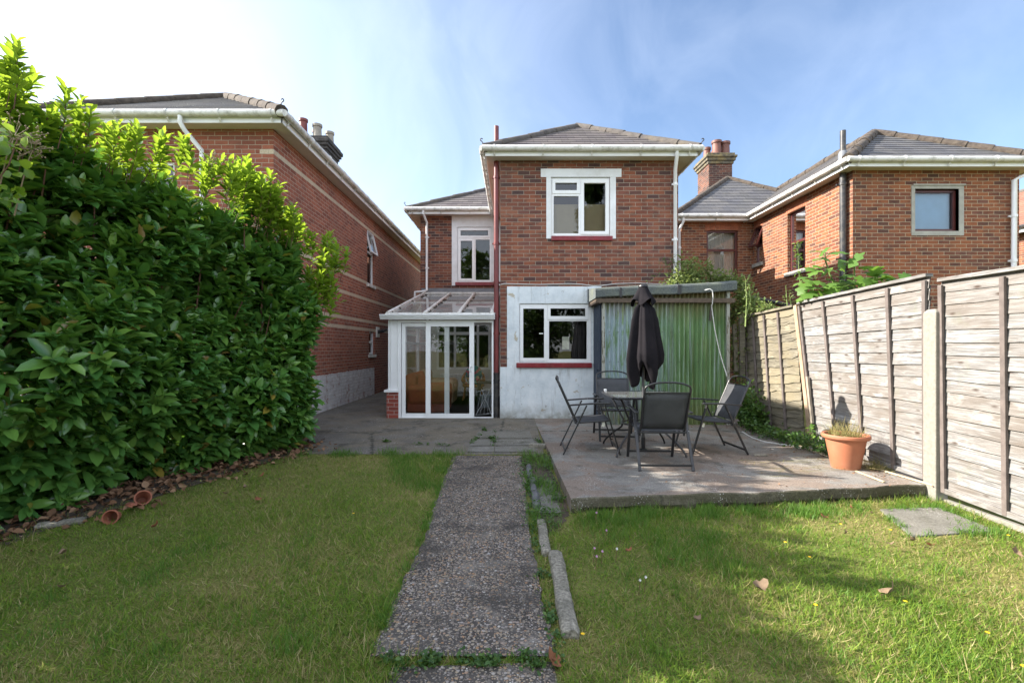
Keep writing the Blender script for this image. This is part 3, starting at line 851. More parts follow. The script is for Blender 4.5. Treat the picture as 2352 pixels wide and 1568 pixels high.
def hip(parent, x0, x1, y0, y1, z0, pitch, slate, ridge_mat, hip_back=False, nrow=12, rr=0.10, name='roof'):
    """hipped at the front end, running back to y1"""
    h = (x1 - x0) / 2
    xm, zr = (x0 + x1) / 2, z0 + h * pitch
    ya, yb = y0 + h, (y1 - h if hip_back else y1)
    mb = MB()
    courses(mb, (x0, y0, z0), (x1, y0, z0), (xm, ya, zr), (xm, ya, zr), nrow)
    courses(mb, (x1, y0, z0), (x1, y1, z0), (xm, yb, zr), (xm, ya, zr), nrow)
    courses(mb, (x0, y1, z0), (x0, y0, z0), (xm, ya, zr), (xm, yb, zr), nrow)
    if hip_back:
        courses(mb, (x1, y1, z0), (x0, y1, z0), (xm, yb, zr), (xm, yb, zr), nrow)
    else:
        mb.poly((x1, y1, z0), (x0, y1, z0), (xm, yb, zr))
    rf = mb.build(name, slate, parent)
    rd = MB()
    ridge(rd, (x0, y0, z0), (xm, ya, zr), rr)
    ridge(rd, (x1, y0, z0), (xm, ya, zr), rr)
    if hip_back:
        ridge(rd, (x0, y1, z0), (xm, yb, zr), rr)
        ridge(rd, (x1, y1, z0), (xm, yb, zr), rr)
    ridge(rd, (xm, ya, zr), (xm, yb, zr), rr)
    rd.build('ridge_tiles', ridge_mat, rf, smooth=50)
    return rf
def eaves(parent, edges, ov, zs, zf, mat=None):
    """edges: (p, q, outward) along the wall top; soffit at zs, fascia up to zf, gutter in front"""
    for p, q, o in edges:
        so, fa, gu = MB(), MB(), MB()
        p, q, o = Vector((*p, 0)), Vector((*q, 0)), Vector((*o, 0))
        d = (q - p).normalized()
        a, b = p, q
        z = Vector((0, 0, 1))
        so.poly(a + z * zs, b + z * zs, b + o * ov + d * ov + z * zs, a + o * ov - d * ov + z * zs)
        c, e = a + o * (ov - 0.011) - d * ov, b + o * (ov - 0.011) + d * ov
        fa.bar(c + z * (zs - 0.02 + zf) / 2, e + z * (zs - 0.02 + zf) / 2, 0.022, zf - zs + 0.02)
        g0, g1 = a + o * (ov + 0.06) - d * (ov + .06) + z * (zf - 0.025), b + o * (ov + 0.06) + d * (ov + .06) + z * (zf - 0.025)
        gu.tube([g0, g1], 0.056, 12)
        n = max(2, int((g1 - g0).length / 0.85))
        for k in range(n + 1):
            m = g0.lerp(g1, (k + 0.25) / (n + 0.5))
            gu.tube([m - d * 0.016, m + d * 0.016], 0.065, 12)
            gu.bar(m - z * 0.05, m - z * 0.12 - o * 0.045, 0.025, 0.012)
        so.build('soffit', M['soffit'], parent)
        fa.build('fascia', M['upvc'], parent, bevel=0.004)
        gu.build('gutter', mat or M['upvc_dirty'], parent, smooth=50)
def scroll(mb, p, sx):                        # hip iron: a rod curling over at its tip
    p = Vector(p)
    pts = [p, p + Vector((sx * .035, 0, .055))]
    c = p + Vector((sx * .035, 0, .085))
    for k in range(9):
        a = -math.pi / 2 + k * 0.55
        r = 0.030 - k * 0.0018
        pts.append(c + Vector((-sx * r * math.cos(a) * -1 * 1.0, 0, r * math.sin(a))))
    mb.tube(pts, 0.009, 6)
def chimney(roof, x0, x1, y0, y1, z0, z1, brick, cap, pots, cap_h=0.32):
    st = MB()
    st.box(x0, x1, y0, y1, z0, z1)
    ch = st.build('chimney', brick, roof, bevel=0.01)
    cp = MB()
    for i, (e, a, b) in enumerate(((.04, 0, .1), (.09, .1, .2), (.13, .2, cap_h), (.07, cap_h, cap_h + .09))):
        cp.box(x0 - e, x1 + e, y0 - e, y1 + e, z1 + a, z1 + b)
    cp.build('chimney_cap', cap, ch, bevel=0.02)
    zt = z1 + cap_h + .07
    for x, y, r, h, m in pots:
        pb = MB()
        pb.lathe([(r * 1.15, 0), (r * 1.15, .05), (r, .08), (r * .92, h - .09), (r * 1.12, h - .08), (r * 1.12, h), (r * .85, h), (r * .8, h - .2)], (x, y, zt), 16)
        pb.build('chimney_pot', m, ch, smooth=40)
    return ch
def downpipe(parent, pts, r, mat, clips=(), name='downpipe', n=10):
    mb = MB()
    mb.tube(pts, r, n)
    for z in clips:
        for i in range(len(pts) - 1):
            a, b = Vector(pts[i]), Vector(pts[i + 1])
            if min(a.z, b.z) <= z <= max(a.z, b.z) and abs(a.z - b.z) > .2:
                t = (z - a.z) / (b.z - a.z)
                m = a.lerp(b, t)
                mb.tube([m - Vector((0, 0, .025)), m + Vector((0, 0, .025))], r * 1.22, n)
                mb.box(m.x - r * 1.7, m.x + r * 1.7, m.y + r * .5, m.y + r * 1.1, m.z - .015, m.z + .015)
    return mb.build(name, mat, parent, smooth=50)
BRK, CRM, PTN = M['brick'], M['upvc'], M['glass']

# ------------------------------------------------------------------ the brick house in the middle
zA, zB, zC, z2, z3, z1c = crop(4.48, 2000, 600), crop(2.24, 1450, 1100), crop(4.48, 1650, 900), crop(1.68, 1500, 400), crop(1.568, 2600, 450), crop(1.3434, 0, 150)
YF, YR = 9.25, 13.45
WX0, WX1, BX0, BX1 = -0.225, 3.18, -2.55, 3.70
house = thing('brick_house', 'brick house in the middle with a low hipped slate roof and a maroon soil pipe', 'house', (1.5, YF, 0))
T1, T2 = front(YF), front(YR)
wA = rect(zA, 915, 490, 1970, 1545, YF)
wB = rect(zB, 1405, 255, 2048, 782, YF)
wC = rect(zC, 805, 38, 1412, 1018, YR)
wl = MB()
wl.slab(T1, (WX0, WX1, -.1, 4.93), [wA, wB], -0.11, 0, False)
wl.slab(T2, (BX0, WX0 + .05, -.1, 5.02), [wC, (-2.10, -0.60, 0.74, 2.02)], -0.11, 0, False)
wl.poly((WX0, YF, -.1), (WX0, YR, -.1), (WX0, YR, 4.93), (WX0, YF, 4.93))
wl.poly((WX1, YF, -.1), (WX1, YR, -.1), (WX1, YR, 4.93), (WX1, YF, 4.93))
wl.poly((BX0, YR, -.1), (BX0, 20, -.1), (BX0, 20, 5.02), (BX0, YR, 5.02))
wl.poly((BX1, YR, -.1), (BX1, 20, -.1), (BX1, 20, 5.02), (BX1, YR, 5.02))
wl.poly((BX0, 20, -.1), (BX1, 20, -.1), (BX1, 20, 5.02), (BX0, 20, 5.02))
wl.poly((WX1, YR, -.1), (BX1, YR, -.1), (BX1, YR, 5.02), (WX1, YR, 5.02))
wl.build('wall', BRK, house)
# rendered surrounds
s = MB()
j = rect(zA, 830, 488, 2075, 1590, YF)
l = rect(zA, 730, 340, 2175, 492, YF)
s.slab(T1, (j[0], j[1], j[2], wA[3]), [(wA[0], wA[1], j[2] + .0001, wA[3] - .0001)], 0, 0.012)
s.tbox(T1, l[0], l[1], wA[3], l[3], -0.05, 0.014)
s.build('window_surround', M['render'], house, bevel=0.003)
s = MB()
b = rect(zB, 1295, 103, 2140, 832, YF)
s.slab(T1, b, [wB], -0.05, 0.016)
low = rect(zB, 1240, 815, 2260, 1290, YF)
s.tbox(T1, WX0 - .004, 2.1, -0.05, b[2] + 0.02, 0, 0.022)
s.build('wall_render', M['peel'], house, bevel=0.004)
s = MB()
c = rect(zC, 705, 38, 1500, 1085, YR)
s.slab(T2, (c[0], WX0, c[2], 5.0), [wC], -0.05, 0.014)
s.build('window_surround', M['render'], house, bevel=0.003)
# windows
R_ = lambda *a: rect(zA, *a, YF)
w = window(house, T1, wA, [(R_(938, 525, 1440, 778), R_(993, 585, 1380, 720), True), (None, R_(962, 820, 1412, 1490), False), (R_(1450, 530, 1955, 1510), R_(1507, 588, 1893, 1453), True)], 0.07, M['upvc'])
sl = MB(); q = rect(z2, 1183, 916, 1595, 948, YF); sl.tbox(T1, q[0], q[1], q[2], q[3], -0.06, 0.05); sl.build('sill', M['sill_red'], w, bevel=0.012)
R_ = lambda *a: rect(zB, *a, YF)
w = window(house, T1, wB, [(R_(1412, 265, 1655, 770), R_(1440, 300, 1628, 742), True), (R_(1660, 265, 2025, 398), R_(1685, 298, 1998, 368), True), (None, R_(1672, 412, 2012, 752), False)], 0.07, M['upvc'])
sl = MB(); q = rect(zB, 1378, 785, 2052, 830, YF); sl.tbox(T1, q[0], q[1], q[2], q[3], -0.06, 0.07); sl.build('sill', M['sill_red'], w, bevel=0.012)
hd = MB(); q = rect(zB, 1583, 519, 1618, 528, YF); hd.tbox(T1, q[0], q[1], q[2], q[3], -0.01, 0.015); hd.build('handle', M['upvc'], w)
R_ = lambda *a: rect(zC, *a, YR)
w = window(house, T2, wC, [(R_(820, 52, 1395, 230), R_(860, 97, 1355, 190), True), (R_(820, 238, 1107, 1000), R_(862, 282, 1068, 958), True), (None, R_(1130, 260, 1383, 983), False)], 0.07, M['upvc'])
sl = MB(); q = rect(zC, 768, 1025, 1458, 1087, YR); sl.tbox(T2, q[0], q[1], q[2], q[3], -0.06, 0.05); sl.build('sill', M['sill_red'], w, bevel=0.012)
# what hangs behind the panes
s = MB(); q = rect(zA, 940, 930, 1920, 1500, YF); s.box(q[0], q[1], YF + .17, YF + .185, q[2] - .05, q[3]); s.build('blind', M['blind_tan'], house)
s = MB(); q = rect(zB, 1900, 400, 2060, 790, YF)
for k in range(7):
    s.tube([(q[0] + k * .035, YF + .25 + .02 * (k % 2), q[2]), (q[0] + k * .035 + .01, YF + .25, q[3])], .024, 8)
s.build('curtain', M['dark_curtain'], house, smooth=60)
s = MB(); q = rect(zB, 1793, 552, 1856, 665, YF); s.box(q[0], q[1], YF + .085, YF + .087, q[2], q[3]); s.build('notice', M['paper'], house)
s = MB()
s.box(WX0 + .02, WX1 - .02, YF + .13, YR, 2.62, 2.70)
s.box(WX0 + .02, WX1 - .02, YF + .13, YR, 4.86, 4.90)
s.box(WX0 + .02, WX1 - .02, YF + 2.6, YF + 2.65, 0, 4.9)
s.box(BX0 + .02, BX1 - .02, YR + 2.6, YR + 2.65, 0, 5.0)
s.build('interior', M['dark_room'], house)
# roofs, eaves, pipes
hip(house, WX0 - .29, WX1 + .29, YF - .29, 16.2, 5.045, 0.655, M['slate'], M['ridge'], rr=.08)
hip(house, BX0 - .31, BX1 + .31, YR - .31, 20.3, 5.12, 0.57, M['slate'], M['ridge'], True, 16, .08)
gut = eaves(house, [((WX0, YF), (WX1, YF), (0, -1)), ((WX0, YR - .3), (WX0, YF), (-1, 0)), ((WX1, YF), (WX1, YR), (1, 0))], .27, 4.925, 5.055)
eaves(house, [((BX0, YR), (WX0 - .30, YR), (0, -1)), ((BX0, 20), (BX0, YR), (-1, 0)), ((BX1, YR), (BX1, 20), (1, 0))], .29, 5.0, 5.13)
for q_, sx in (((WX0 - .30, YF - .33, 5.10), -1), ((WX1 + .30, YF - .33, 5.10), 1), ((BX0 - .32, YR - .33, 5.18), -1)):
    s = MB(); scroll(s, q_, sx); s.build('hip_iron', M['iron'], house)
px = -0.30
downpipe(house, [(px, 9.30, 0.86), (px, 9.30, 5.60)], .047, M['pipe_red'], (1.62, 1.95, 3.35, 4.62, 2.6), 'soil_pipe', 12)
s = MB(); s.tube([(px, 9.30, -.02), (px, 9.30, .80), (px, 9.30, .87)], [.05, .05, .062], 12); s.tube([(px, 9.30, .70), (px, 9.30, .74)], .06, 12); s.build('soil_pipe', M['pipe_black'], house, smooth=50)
x = P(*z2(2022, 340), 9.0).x
x2 = P(*z2(2018, 500), 9.17).x
downpipe(house, [(x, 8.94, 5.02), (x, 8.94, 4.90), (x2, 9.17, 4.72), (x2, 9.17, 0.0)], .034, M['upvc'], (4.45, 3.4, 2.3))
x = -2.356
downpipe(house, [(x - .05, 13.10, 5.08), (x - .05, 13.10, 4.98), (x, 13.38, 4.80), (x, 13.38, 2.93), (x - .06, 13.36, 2.90), (-2.68, 13.36, 2.88), (-2.70, 13.38, 2.5)], .034, M['upvc'], (4.4, 3.55))
# lead flashing and a loose white cable along the wall
s = MB(); s.tbox(T2, BX0 + .03, WX0, 2.84, 2.99, 0, 0.02); s.build('flashing', M['lead'], house)
s = MB()
cb = [(845, 1240), (870, 1234), (960, 1236), (1100, 1240), (1300, 1234), (1390, 1238), (1470, 1250), (1530, 1246), (1620, 1234), (1760, 1230), (1900, 1236), (1990, 1232)]
s.tube([P(*z2(a, b), YF - .012) for a, b in cb], .007, 5); s.build('cable', M['cable'], house)

# ------------------------------------------------------------------ the lean-to conservatory
cons = thing('conservatory', 'white lean-to conservatory with sliding glass doors beside the maroon pipe', 'conservatory', (-1.35, YF, 0))
q = lambda x0, y0, x1, y1: rect(zB, x0, y0, x1, y1, YF)
s = MB()
o = q(322, 405, 1172, 1288)
hole = q(345, 425, 1158, 1272)
s.slab(T1, (o[0], o[1], 0.0, o[3]), [hole], -.07, 0.0)
pl = q(232, 405, 322, 1034)
s.tbox(T1, pl[0], pl[1] - .001, pl[2], pl[3], -.07, -0.005)
for a, b_ in ((230, 240), (252, 262), (315, 323)):
    e = q(a, 405, b_, 1034); s.tbox(T1, e[0], e[1], e[2], e[3], -.05, 0.008)
# side wall frames along the left
XS = pl[0]
s.bar((XS + .03, YF + .02, .55), (XS + .03, YR - .02, .55), .06, .07)
s.bar((XS + .03, YF + .02, 1.86), (XS + .03, YR - .02, 1.86), .06, .10)
for yy in (10.6, 12.0, 13.38):
    s.bar((XS + .03, yy, .5), (XS + .03, yy, 1.9), .06, .07, (0, 1, 0))
s.bar((XS + .03, YF, 1.45), (XS + .03, YR - .02, 1.45), .05, .05)
s.bar((XS + .03, YR - .04, 1.86), (XS + .03, YR - .04, 2.82), .06, .06, (0, 1, 0))
s.build('frame', M['upvc'], cons, bevel=0.004)
s = MB(); s.poly((XS + .02, YF, .55), (XS + .02, YR, .55), (XS + .02, YR, 1.9), (XS + .02, YF, 1.9)); s.poly((XS + .02, YF, 1.9), (XS + .02, YR, 1.9), (XS + .02, YR, 2.8)); s.build('pane', M['glass_door'], cons)
s = MB(); s.box(XS - .03, pl[1], YF - .02, YF + .22, -.03, .497); s.box(XS - .03, XS + .10, YF + .22, YR, -.03, .497); s.build('dwarf_wall', M['brick_pier'], cons)
s = MB(); s.box(XS - .075, pl[1] + .004, YF - .05, YF + .24, .498, .545); s.box(XS - .075, XS + .14, YF + .24, YR, .498, .545); s.build('sill', M['upvc'], cons, bevel=0.006)
def leaf_door(name, o, gl, w0, w1, stile=None):
    d = MB(); d.slab(T1, o, [gl], w0, w1)
    ob = d.build(name, M['upvc'], cons, bevel=0.004)
    p = MB(); wm = (w0 + w1) / 2
    p.poly(T1(gl[0], gl[2], wm), T1(gl[1], gl[2], wm), T1(gl[1], gl[3], wm), T1(gl[0], gl[3], wm)); p.build('pane', M['glass_door'], ob)
    return ob
leaf_door('sliding_door', q(350, 430, 776, 1272), q(382, 460, 732, 1240), -.06, -.03)
d2 = leaf_door('sliding_door', q(567, 425, 1000, 1282), q(610, 460, 958, 1240), -.028, 0.012)
p = MB(); e = q(1000, 430, 1156, 1268); p.poly(T1(e[0], e[2], -.045), T1(e[1], e[2], -.045), T1(e[1], e[3], -.045), T1(e[0], e[3], -.045)); p.build('pane', M['glass_door'], cons)
s = MB()
hp = [P(*zB(a, b_), YF - c_) for a, b_, c_ in ((985, 815, .015), (965, 818, .05), (956, 835, .06), (957, 858, .05), (985, 866, .015))]
s.tube(hp, .009, 6); e = q(973, 868, 989, 905); s.tbox(T1, e[0], e[1], e[2], e[3], .012, .024); s.build('handle', M['upvc'], d2, smooth=60)
# eaves beam, gutter, glazing bars, roof sheets
gx0, gx1 = P(*zB(172, 380), YF).x, P(*zB(1188, 380), YF).x
s = MB()
for (a, b_, c_, d_) in ((9.11, 9.24, 1.885, 1.92), (9.085, 9.24, 1.92, 1.955), (9.06, 9.24, 1.955, 1.975)):
    s.box(gx0, gx1, a, b_, c_, d_)
s.build('gutter', M['upvc'], cons, bevel=0.008)
zr = lambda y: 1.985 + (y - 9.18) * 0.199
s = MB()
s.poly((-2.36, 9.18, zr(9.18)), (-.30, 9.18, zr(9.18)), (-.30, 13.40, zr(13.4)), (-2.43, 13.40, zr(13.4)))
s.build('roof_glazing', M['glass_roof'], cons)
for xa, xb in ((-2.355, -2.43), (-1.65, -1.715), (-1.007, -1.037), (-.38, -.36)):
    s = MB()
    s.bar((xa, 9.16, zr(9.16) + .02), (xb, 13.38, zr(13.38) + .02), .06, .05)
    s.tube([(xa, 9.14, zr(9.14) + .03), (xb, 13.38, zr(13.38) + .03)], .03, 8)
    s.tube([(xa, 9.13, zr(9.13) - .01), (xa, 9.15, zr(9.15) - .01)], .05, 12)
    s.build('glazing_bar', M['upvc_dirty'], cons, smooth=50)
for a_, b_, w_, h_ in (((-2.36, 11.16, zr(11.16) + .012), (-.32, 11.16, zr(11.16) + .012), .018, .014), ((-2.36, 9.19, zr(9.19) + .012), (-.32, 9.19, zr(9.19) + .012), .03, .03), ((-2.5, 13.40, zr(13.4) + .03), (-.25, 13.40, zr(13.4) + .03), .05, .05)):
    s = MB(); s.bar(a_, b_, w_, h_); s.build('glazing_trim', M['upvc_dirty'], cons)
s = MB()
for k in range(26):
    t = rnd.random(); bx = rnd.choice((-1.68, -1.02, -2.39, -1.68)); y = 9.4 + 3.8 * t
    x = bx + .045 + rnd.uniform(0, .02)
    s.lathe([(.03, -.01), (.035, .01), (.015, .025), (0.001, .028)], (x, y, zr(y) + .006), 7)
tag(s.build('moss', M['ridge_moss'], cons), kind='stuff')
# inside
s = MB()
s.slab(front(YR - .015), (XS + .1, WX0 - .01, 0, 2.76), [(-2.10, -0.60, 0.74, 2.02)], -.01, .004)
s.box(WX0 - .012, WX0 - .004, YF + .10, YR - .03, 0, 1.95)
s.build('inner_wall', M['room_wall'], cons)
s = MB(); s.box(XS + .1, WX0 - .01, YF + .08, YR - .02, -.02, .006); s.build('floor', M['floor_wood'], cons)
lr = [(-2.10, -0.60, 0.74, 2.02)]
T3 = front(YR - .0)
fr = []
for a, b_ in ((-2.04, -1.62), (-1.56, -0.98), (-0.92, -0.66)):
    fr.append((None, (a, b_, .80, 1.70), False)); fr.append((None, (a, b_, 1.78, 1.96), False))
window(cons, T3, lr[0], fr, 0.05, M['upvc'], M['glass'])
s = MB()
for k in range(16):
    s.box(-1.98 + k * .055, -1.94 + k * .055, YR - .10, YR - .06, .12, .62)
s.box(-1.99, -1.10, YR - .06, YR - .03, .12, .62)
s.build('radiator', M['upvc'], cons, bevel=.006)

# ------------------------------------------------------------------ furniture inside the conservatory
def armchair(name, label, mat, x, y, cush=True):
    t = thing(name, label, 'armchair', (x, y, 0))
    def part(nm, a, bev):
        mb = MB(); mb.box(x + a[0], x + a[1], y + a[2], y + a[3], a[4], a[5])
        return mb.build(nm, mat, t, smooth=60, bevel=bev, seg=4)
    part('base', (-.40, .40, -.42, .42, .04, .30), .03)
    part('seat_cushion', (-.22, .44, -.27, .27, .29, .46), .06)
    part('backrest', (-.46, -.20, -.40, .40, .25, .82), .10)
    part('armrest', (-.40, .42, -.46, -.27, .20, .60), .09)
    part('armrest', (-.40, .42, .27, .46, .20, .60), .09)
    return t
armchair('armchair', 'rust orange upholstered armchair just inside the sliding glass door', M['orange_sofa'], -1.72, 10.15)
armchair('armchair', 'tan armchair standing behind the rust orange armchair', M['tan_sofa'], -1.78, 11.75)
mb = MB(); mb.box(-.20, .20, -.05, .09, -.19, .19)
c_ = mb.build('cushion', M['orange_sofa'], None, smooth=60, bevel=.06, seg=4)
c_.location = (-1.95, 9.95, .66); c_.rotation_euler = (R(-14), R(-12), R(35))
tag(c_, 'plump orange scatter cushion leaning in the rust armchair', 'cushion')
wc = thing('wicker_chair', 'round backed wicker armchair by the conservatory radiator', 'chair', (-1.0, 12.5, 0))
s = MB()
pts = [Vector((-1.0 + .29 * math.cos(a), 12.5 + .25 * math.sin(a), .40 + .28 * max(0, math.sin(a)) + .10)) for a in [math.pi * (-.25 + 1.5 * k / 14) for k in range(15)]]
s.tube(pts, .028, 8); s.build('armrest', M['wicker'], wc, smooth=60)
s = MB(); s.lathe([(.001, .34), (.27, .34), (.29, .37), (.27, .41), (.001, .41)], (-1.0, 12.5, 0), 20); s.build('seat', M['wicker'], wc, smooth=40)
s = MB()
for k in range(12):
    p_ = pts[1 + k]
    s.tube([p_, (-1.0 + (p_.x + 1.0) * .88, 12.5 + (p_.y - 12.5) * .88, .39)], .012, 6)
s.build('backrest', M['wicker'], wc)
for dx, dy in ((-.2, -.16), (.2, -.16), (-.2, .16), (.2, .16)):
    s = MB(); s.tube([(-1.0 + dx, 12.5 + dy, .36), (-1.0 + dx * 1.25, 12.5 + dy * 1.25, .006)], .018, 7); s.build('leg', M['wicker'], wc)
mb = MB(); mb.lathe([(.001, -.045), (.19, -.045), (.22, -.02), (.22, .02), (.19, .045), (.001, .045)], (0, 0, 0), 22)
c_ = mb.build('cushion', M['floral'], None, smooth=40)
c_.location = (-1.0, 12.66, .66); c_.rotation_euler = (R(78), 0, 0)
tag(c_, 'teal and pink floral round back cushion on the wicker chair', 'cushion')
mb = MB(); mb.lathe([(.001, -.03), (.22, -.03), (.25, 0), (.22, .03), (.001, .03)], (0, 0, 0), 22)
c_ = mb.build('cushion', M['floral'], None, smooth=40)
c_.location = (-1.0, 12.46, .44)
tag(c_, 'teal and pink floral seat pad lying flat on the wicker seat', 'cushion')
st = thing('side_table', 'small black side table by the right door pane', 'table', (-.58, 11.6, 0))
s = MB(); s.box(-.82, -.36, 11.3, 11.9, .50, .53); s.build('tabletop', M['metal_black'], st, bevel=.005)
for dx in (-.79, -.39):
    for dy in (11.33, 11.87):
        s = MB(); s.box(dx - .025, dx + .025, dy - .025, dy + .025, .006, .50); s.build('leg', M['metal_black'], st)
bk = MB(); bk.lathe([(.001, 0), (.12, 0), (.15, .26), (.155, .27), (.14, .26), (.11, .02)], (-.58, 10.9, .008), 18)
tag(bk.build('bucket', M['bucket'], None, smooth=40), 'grey plastic bucket in front of the black side table', 'bucket')
rk = thing('clothes_airer', 'white wire clothes airer leaning inside the right door pane', 'clothes airer', (-.50, 9.75, 0))
s = MB()
for a, b_ in (((-.72, 9.6, .01), (-.42, 9.9, .55)), ((-.66, 10.1, .01), (-.42, 9.6, .55)), ((-.40, 9.6, .01), (-.62, 9.9, .50)), ((-.72, 9.6, .01), (-.36, 9.62, .05)), ((-.72, 9.7, .46), (-.36, 9.72, .54))):
    s.tube([a, b_], .006, 6)
s.build('frame', M['upvc'], rk)
s = MB()
for k in range(5):
    s.tube([(-.70 + k * .07, 9.6 + .01 * k, .03 + .004 * k), (-.62 + k * .05, 9.78, .52)], .003, 5)
s.build('wires', M['upvc'], rk)
# ------------------------------------------------------------------ the house on the left
LX, LY = -3.97, 8.05
lh = thing('brick_house', 'red brick house on the left behind the hedge with cream brick bands', 'house', (-6, LY, 0))
TL = plus_x(LX)
hu, hl, hf = (13.26, 13.91, 3.10, 4.58), (13.42, 13.95, 1.15, 1.80), (-6.9, -5.62, 3.0, 4.45)
s = MB()
s.slab(TL, (LY, 22, -.3, 5.0), [hu, hl], -.14, 0, False)
s.slab(front(LY), (-13, LX, -.3, 5.0), [hf], -.14, 0, False)
s.poly((-13, 22, -.3), (LX, 22, -.3), (LX, 22, 5), (-13, 22, 5)); s.poly((-13, LY, -.3), (-13, 22, -.3), (-13, 22, 5), (-13, LY, 5))
s.build('wall', M['brick_left'], lh)
def two_light(parent, T, o, d, mat, zt, pane=None, m=.05, tilt=0.0):
    w = MB(); fr_holes = [(o[0] + m, o[1] - m, o[2] + m, zt - m * .6), (o[0] + m, o[1] - m, zt + m * .6, o[3] - m)]
    w.slab(T, o, fr_holes, -d - .02, -d + .05)
    fr = w.build('window', mat, parent)
    for i, g_ in enumerate(fr_holes):
        ww = -d + .02
        tl = tilt if i == 1 else 0
        p_ = MB(); p_.poly(T(g_[0], g_[2], ww + tl), T(g_[1], g_[2], ww + tl), T(g_[1], g_[3], ww), T(g_[0], g_[3], ww)); p_.build('pane', pane or M['glass'], fr)
        if tl:
            sh = MB()
            e = .045
            A = [T(g_[0] - e, g_[2] - e, ww + tl + .03), T(g_[1] + e, g_[2] - e, ww + tl + .03), T(g_[1] + e, g_[3] + e, ww + .035), T(g_[0] - e, g_[3] + e, ww + .035)]
            for k in range(4):
                sh.bar(A[k], A[(k + 1) % 4], .05, .04)
            sh.build('sash', mat, fr)
    return fr
w = two_light(lh, TL, hu, .09, M['upvc'], 4.0, tilt=.14)
s = MB(); s.tbox(TL, 13.2, 13.97, 3.02, 3.10, -.09, .05); s.build('sill', M['upvc_dirty'], w, bevel=.006)
w = two_light(lh, TL, hl, .09, M['upvc'], 1.5)
s = MB(); s.tbox(TL, 13.36, 14.0, 1.07, 1.15, -.09, .05); s.build('sill', M['upvc_dirty'], w, bevel=.006)
two_light(lh, front(LY), hf, .10, M['upvc'], 3.9)
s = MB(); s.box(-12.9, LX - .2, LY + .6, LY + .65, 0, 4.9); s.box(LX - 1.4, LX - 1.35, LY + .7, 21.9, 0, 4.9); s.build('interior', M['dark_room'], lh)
rfl = hip(lh, LX - 4.02, LX + .29, LY - .33, 22.3, 5.12, 0.62, M['tile_dark'], M['ridge_moss'])
s = MB(); courses(s, (-13, LY - .33, 5.12), (LX - 3.2, LY - .33, 5.12), (LX - 3.2, LY + 3.5, 5.3), (-13, LY + 3.5, 5.3), 8); s.build('roof', M['tile_dark'], lh)
eaves(lh, [((-12.9, LY), (LX, LY), (0, -1)), ((LX, LY), (LX, 22), (1, 0))], .27, 4.985, 5.12)
s = MB(); scroll(s, (LX + .28, LY - .36, 5.2), 1); s.build('hip_iron', M['iron'], lh)
chimney(rfl, -7.0, -6.0, 15.6, 16.7, 5.5, 7.75, M['sooty'], M['sooty'], [(-6.86, 15.9, .13, .70, M['pot_red']), (-6.62, 16.4, .13, .55, M['pot_red']), (-6.38, 15.85, .14, .50, M['pot_cream']), (-6.14, 16.3, .13, .45, M['pot_cream'])])
downpipe(lh, [(-5.30, 7.72, 5.05), (-5.30, 7.72, 4.95), (-5.27, 7.78, 4.85), (-5.12, 7.98, 4.60), (-5.12, 7.98, 4.5), (-5.12, 7.98, 0)], .036, M['upvc'], (4.35, 3.2))
s = MB(); s.tube([(LX - .02, 14.25, 1.80), (LX + .20, 14.25, 1.84)], .055, 12); s.tube([(LX + .20, 14.25, 1.84), (LX + .30, 14.25, 1.88)], .035, 10); s.build('flue', M['pipe_black'], lh, smooth=50)
s = MB(); s.box(LX - .02, LX + .03, 14.1, 14.4, 1.65, 1.95); s.build('flue_plate', M['upvc_dirty'], lh)

# ------------------------------------------------------------------ the house on the right
RX, RY, RX1, RYB = 6.92, 9.82, 10.30, 13.90
rh = thing('brick_house', 'orange brick house on the right behind the fence with dark tiled roofs and brown windows', 'house', (8.5, RY, 0))
TF, TS, TR = front(RY), minus_x(RX), front(RYB)
so = (P(2093, 0, RY).x, P(2213, 0, RY).x, P(0, 541, RY).z, P(0, 427, RY).z)
wo = (P(2101, 0, RY).x, P(2202, 0, RY).x, P(0, 531, RY).z, P(0, 434, RY).z)
h1, h2 = (11.41, 12.15, 3.22, 4.70), (13.38, 13.80, 3.72, 4.73)
h3 = (P(1623, 0, RYB).x, P(1695, 0, RYB).x, P(0, 648, RYB).z, P(0, 529, RYB).z)
s = MB()
s.slab(TF, (RX, RX1, -.2, 4.95), [wo], -.16, 0, False)
s.slab(TS, (RY, RYB, -.2, 4.95), [h1, h2], -.16, 0, False)
s.slab(TR, (4.87, RX + .02, -.2, 4.95), [h3], -.16, 0, False)
s.poly((RX1, RY, -.2), (RX1, 21, -.2), (RX1, 21, 4.95), (RX1, RY, 4.95)); s.poly((4.87, RYB, -.2), (4.87, 21, -.2), (4.87, 21, 4.95), (4.87, RYB, 4.95)); s.poly((4.87, 21, -.2), (RX1, 21, -.2), (RX1, 21, 4.95), (4.87, 21, 4.95))
s.build('wall', M['brick_right'], rh)
s = MB(); s.slab(TF, so, [wo], -.10, .012); s.tbox(TF, so[0] + .03, so[1] + .03, so[3] - .001, so[3] + .035, -.02, .03); s.build('window_surround', M['concrete_sill'], rh, bevel=.006)
gl = inset(wo, .055, .06)
w = window(rh, TF, wo, [(None, gl, False)], .12, M['frame_brown'])
s = MB(); s.box(wo[0] + .02, wo[1] - .02, RY + .17, RY + .18, wo[2], wo[3]); s.build('blind', M['blind_sky_refl'], rh)
w = two_light(rh, TS, h1, .13, M['frame_brown'], 3.95)
s = MB(); s.tbox(TS, h1[0] - .08, h1[1] + .08, h1[2] - .10, h1[2], -.13, .05); s.build('sill', M['concrete_sill'], w, bevel=.006)
s = MB()
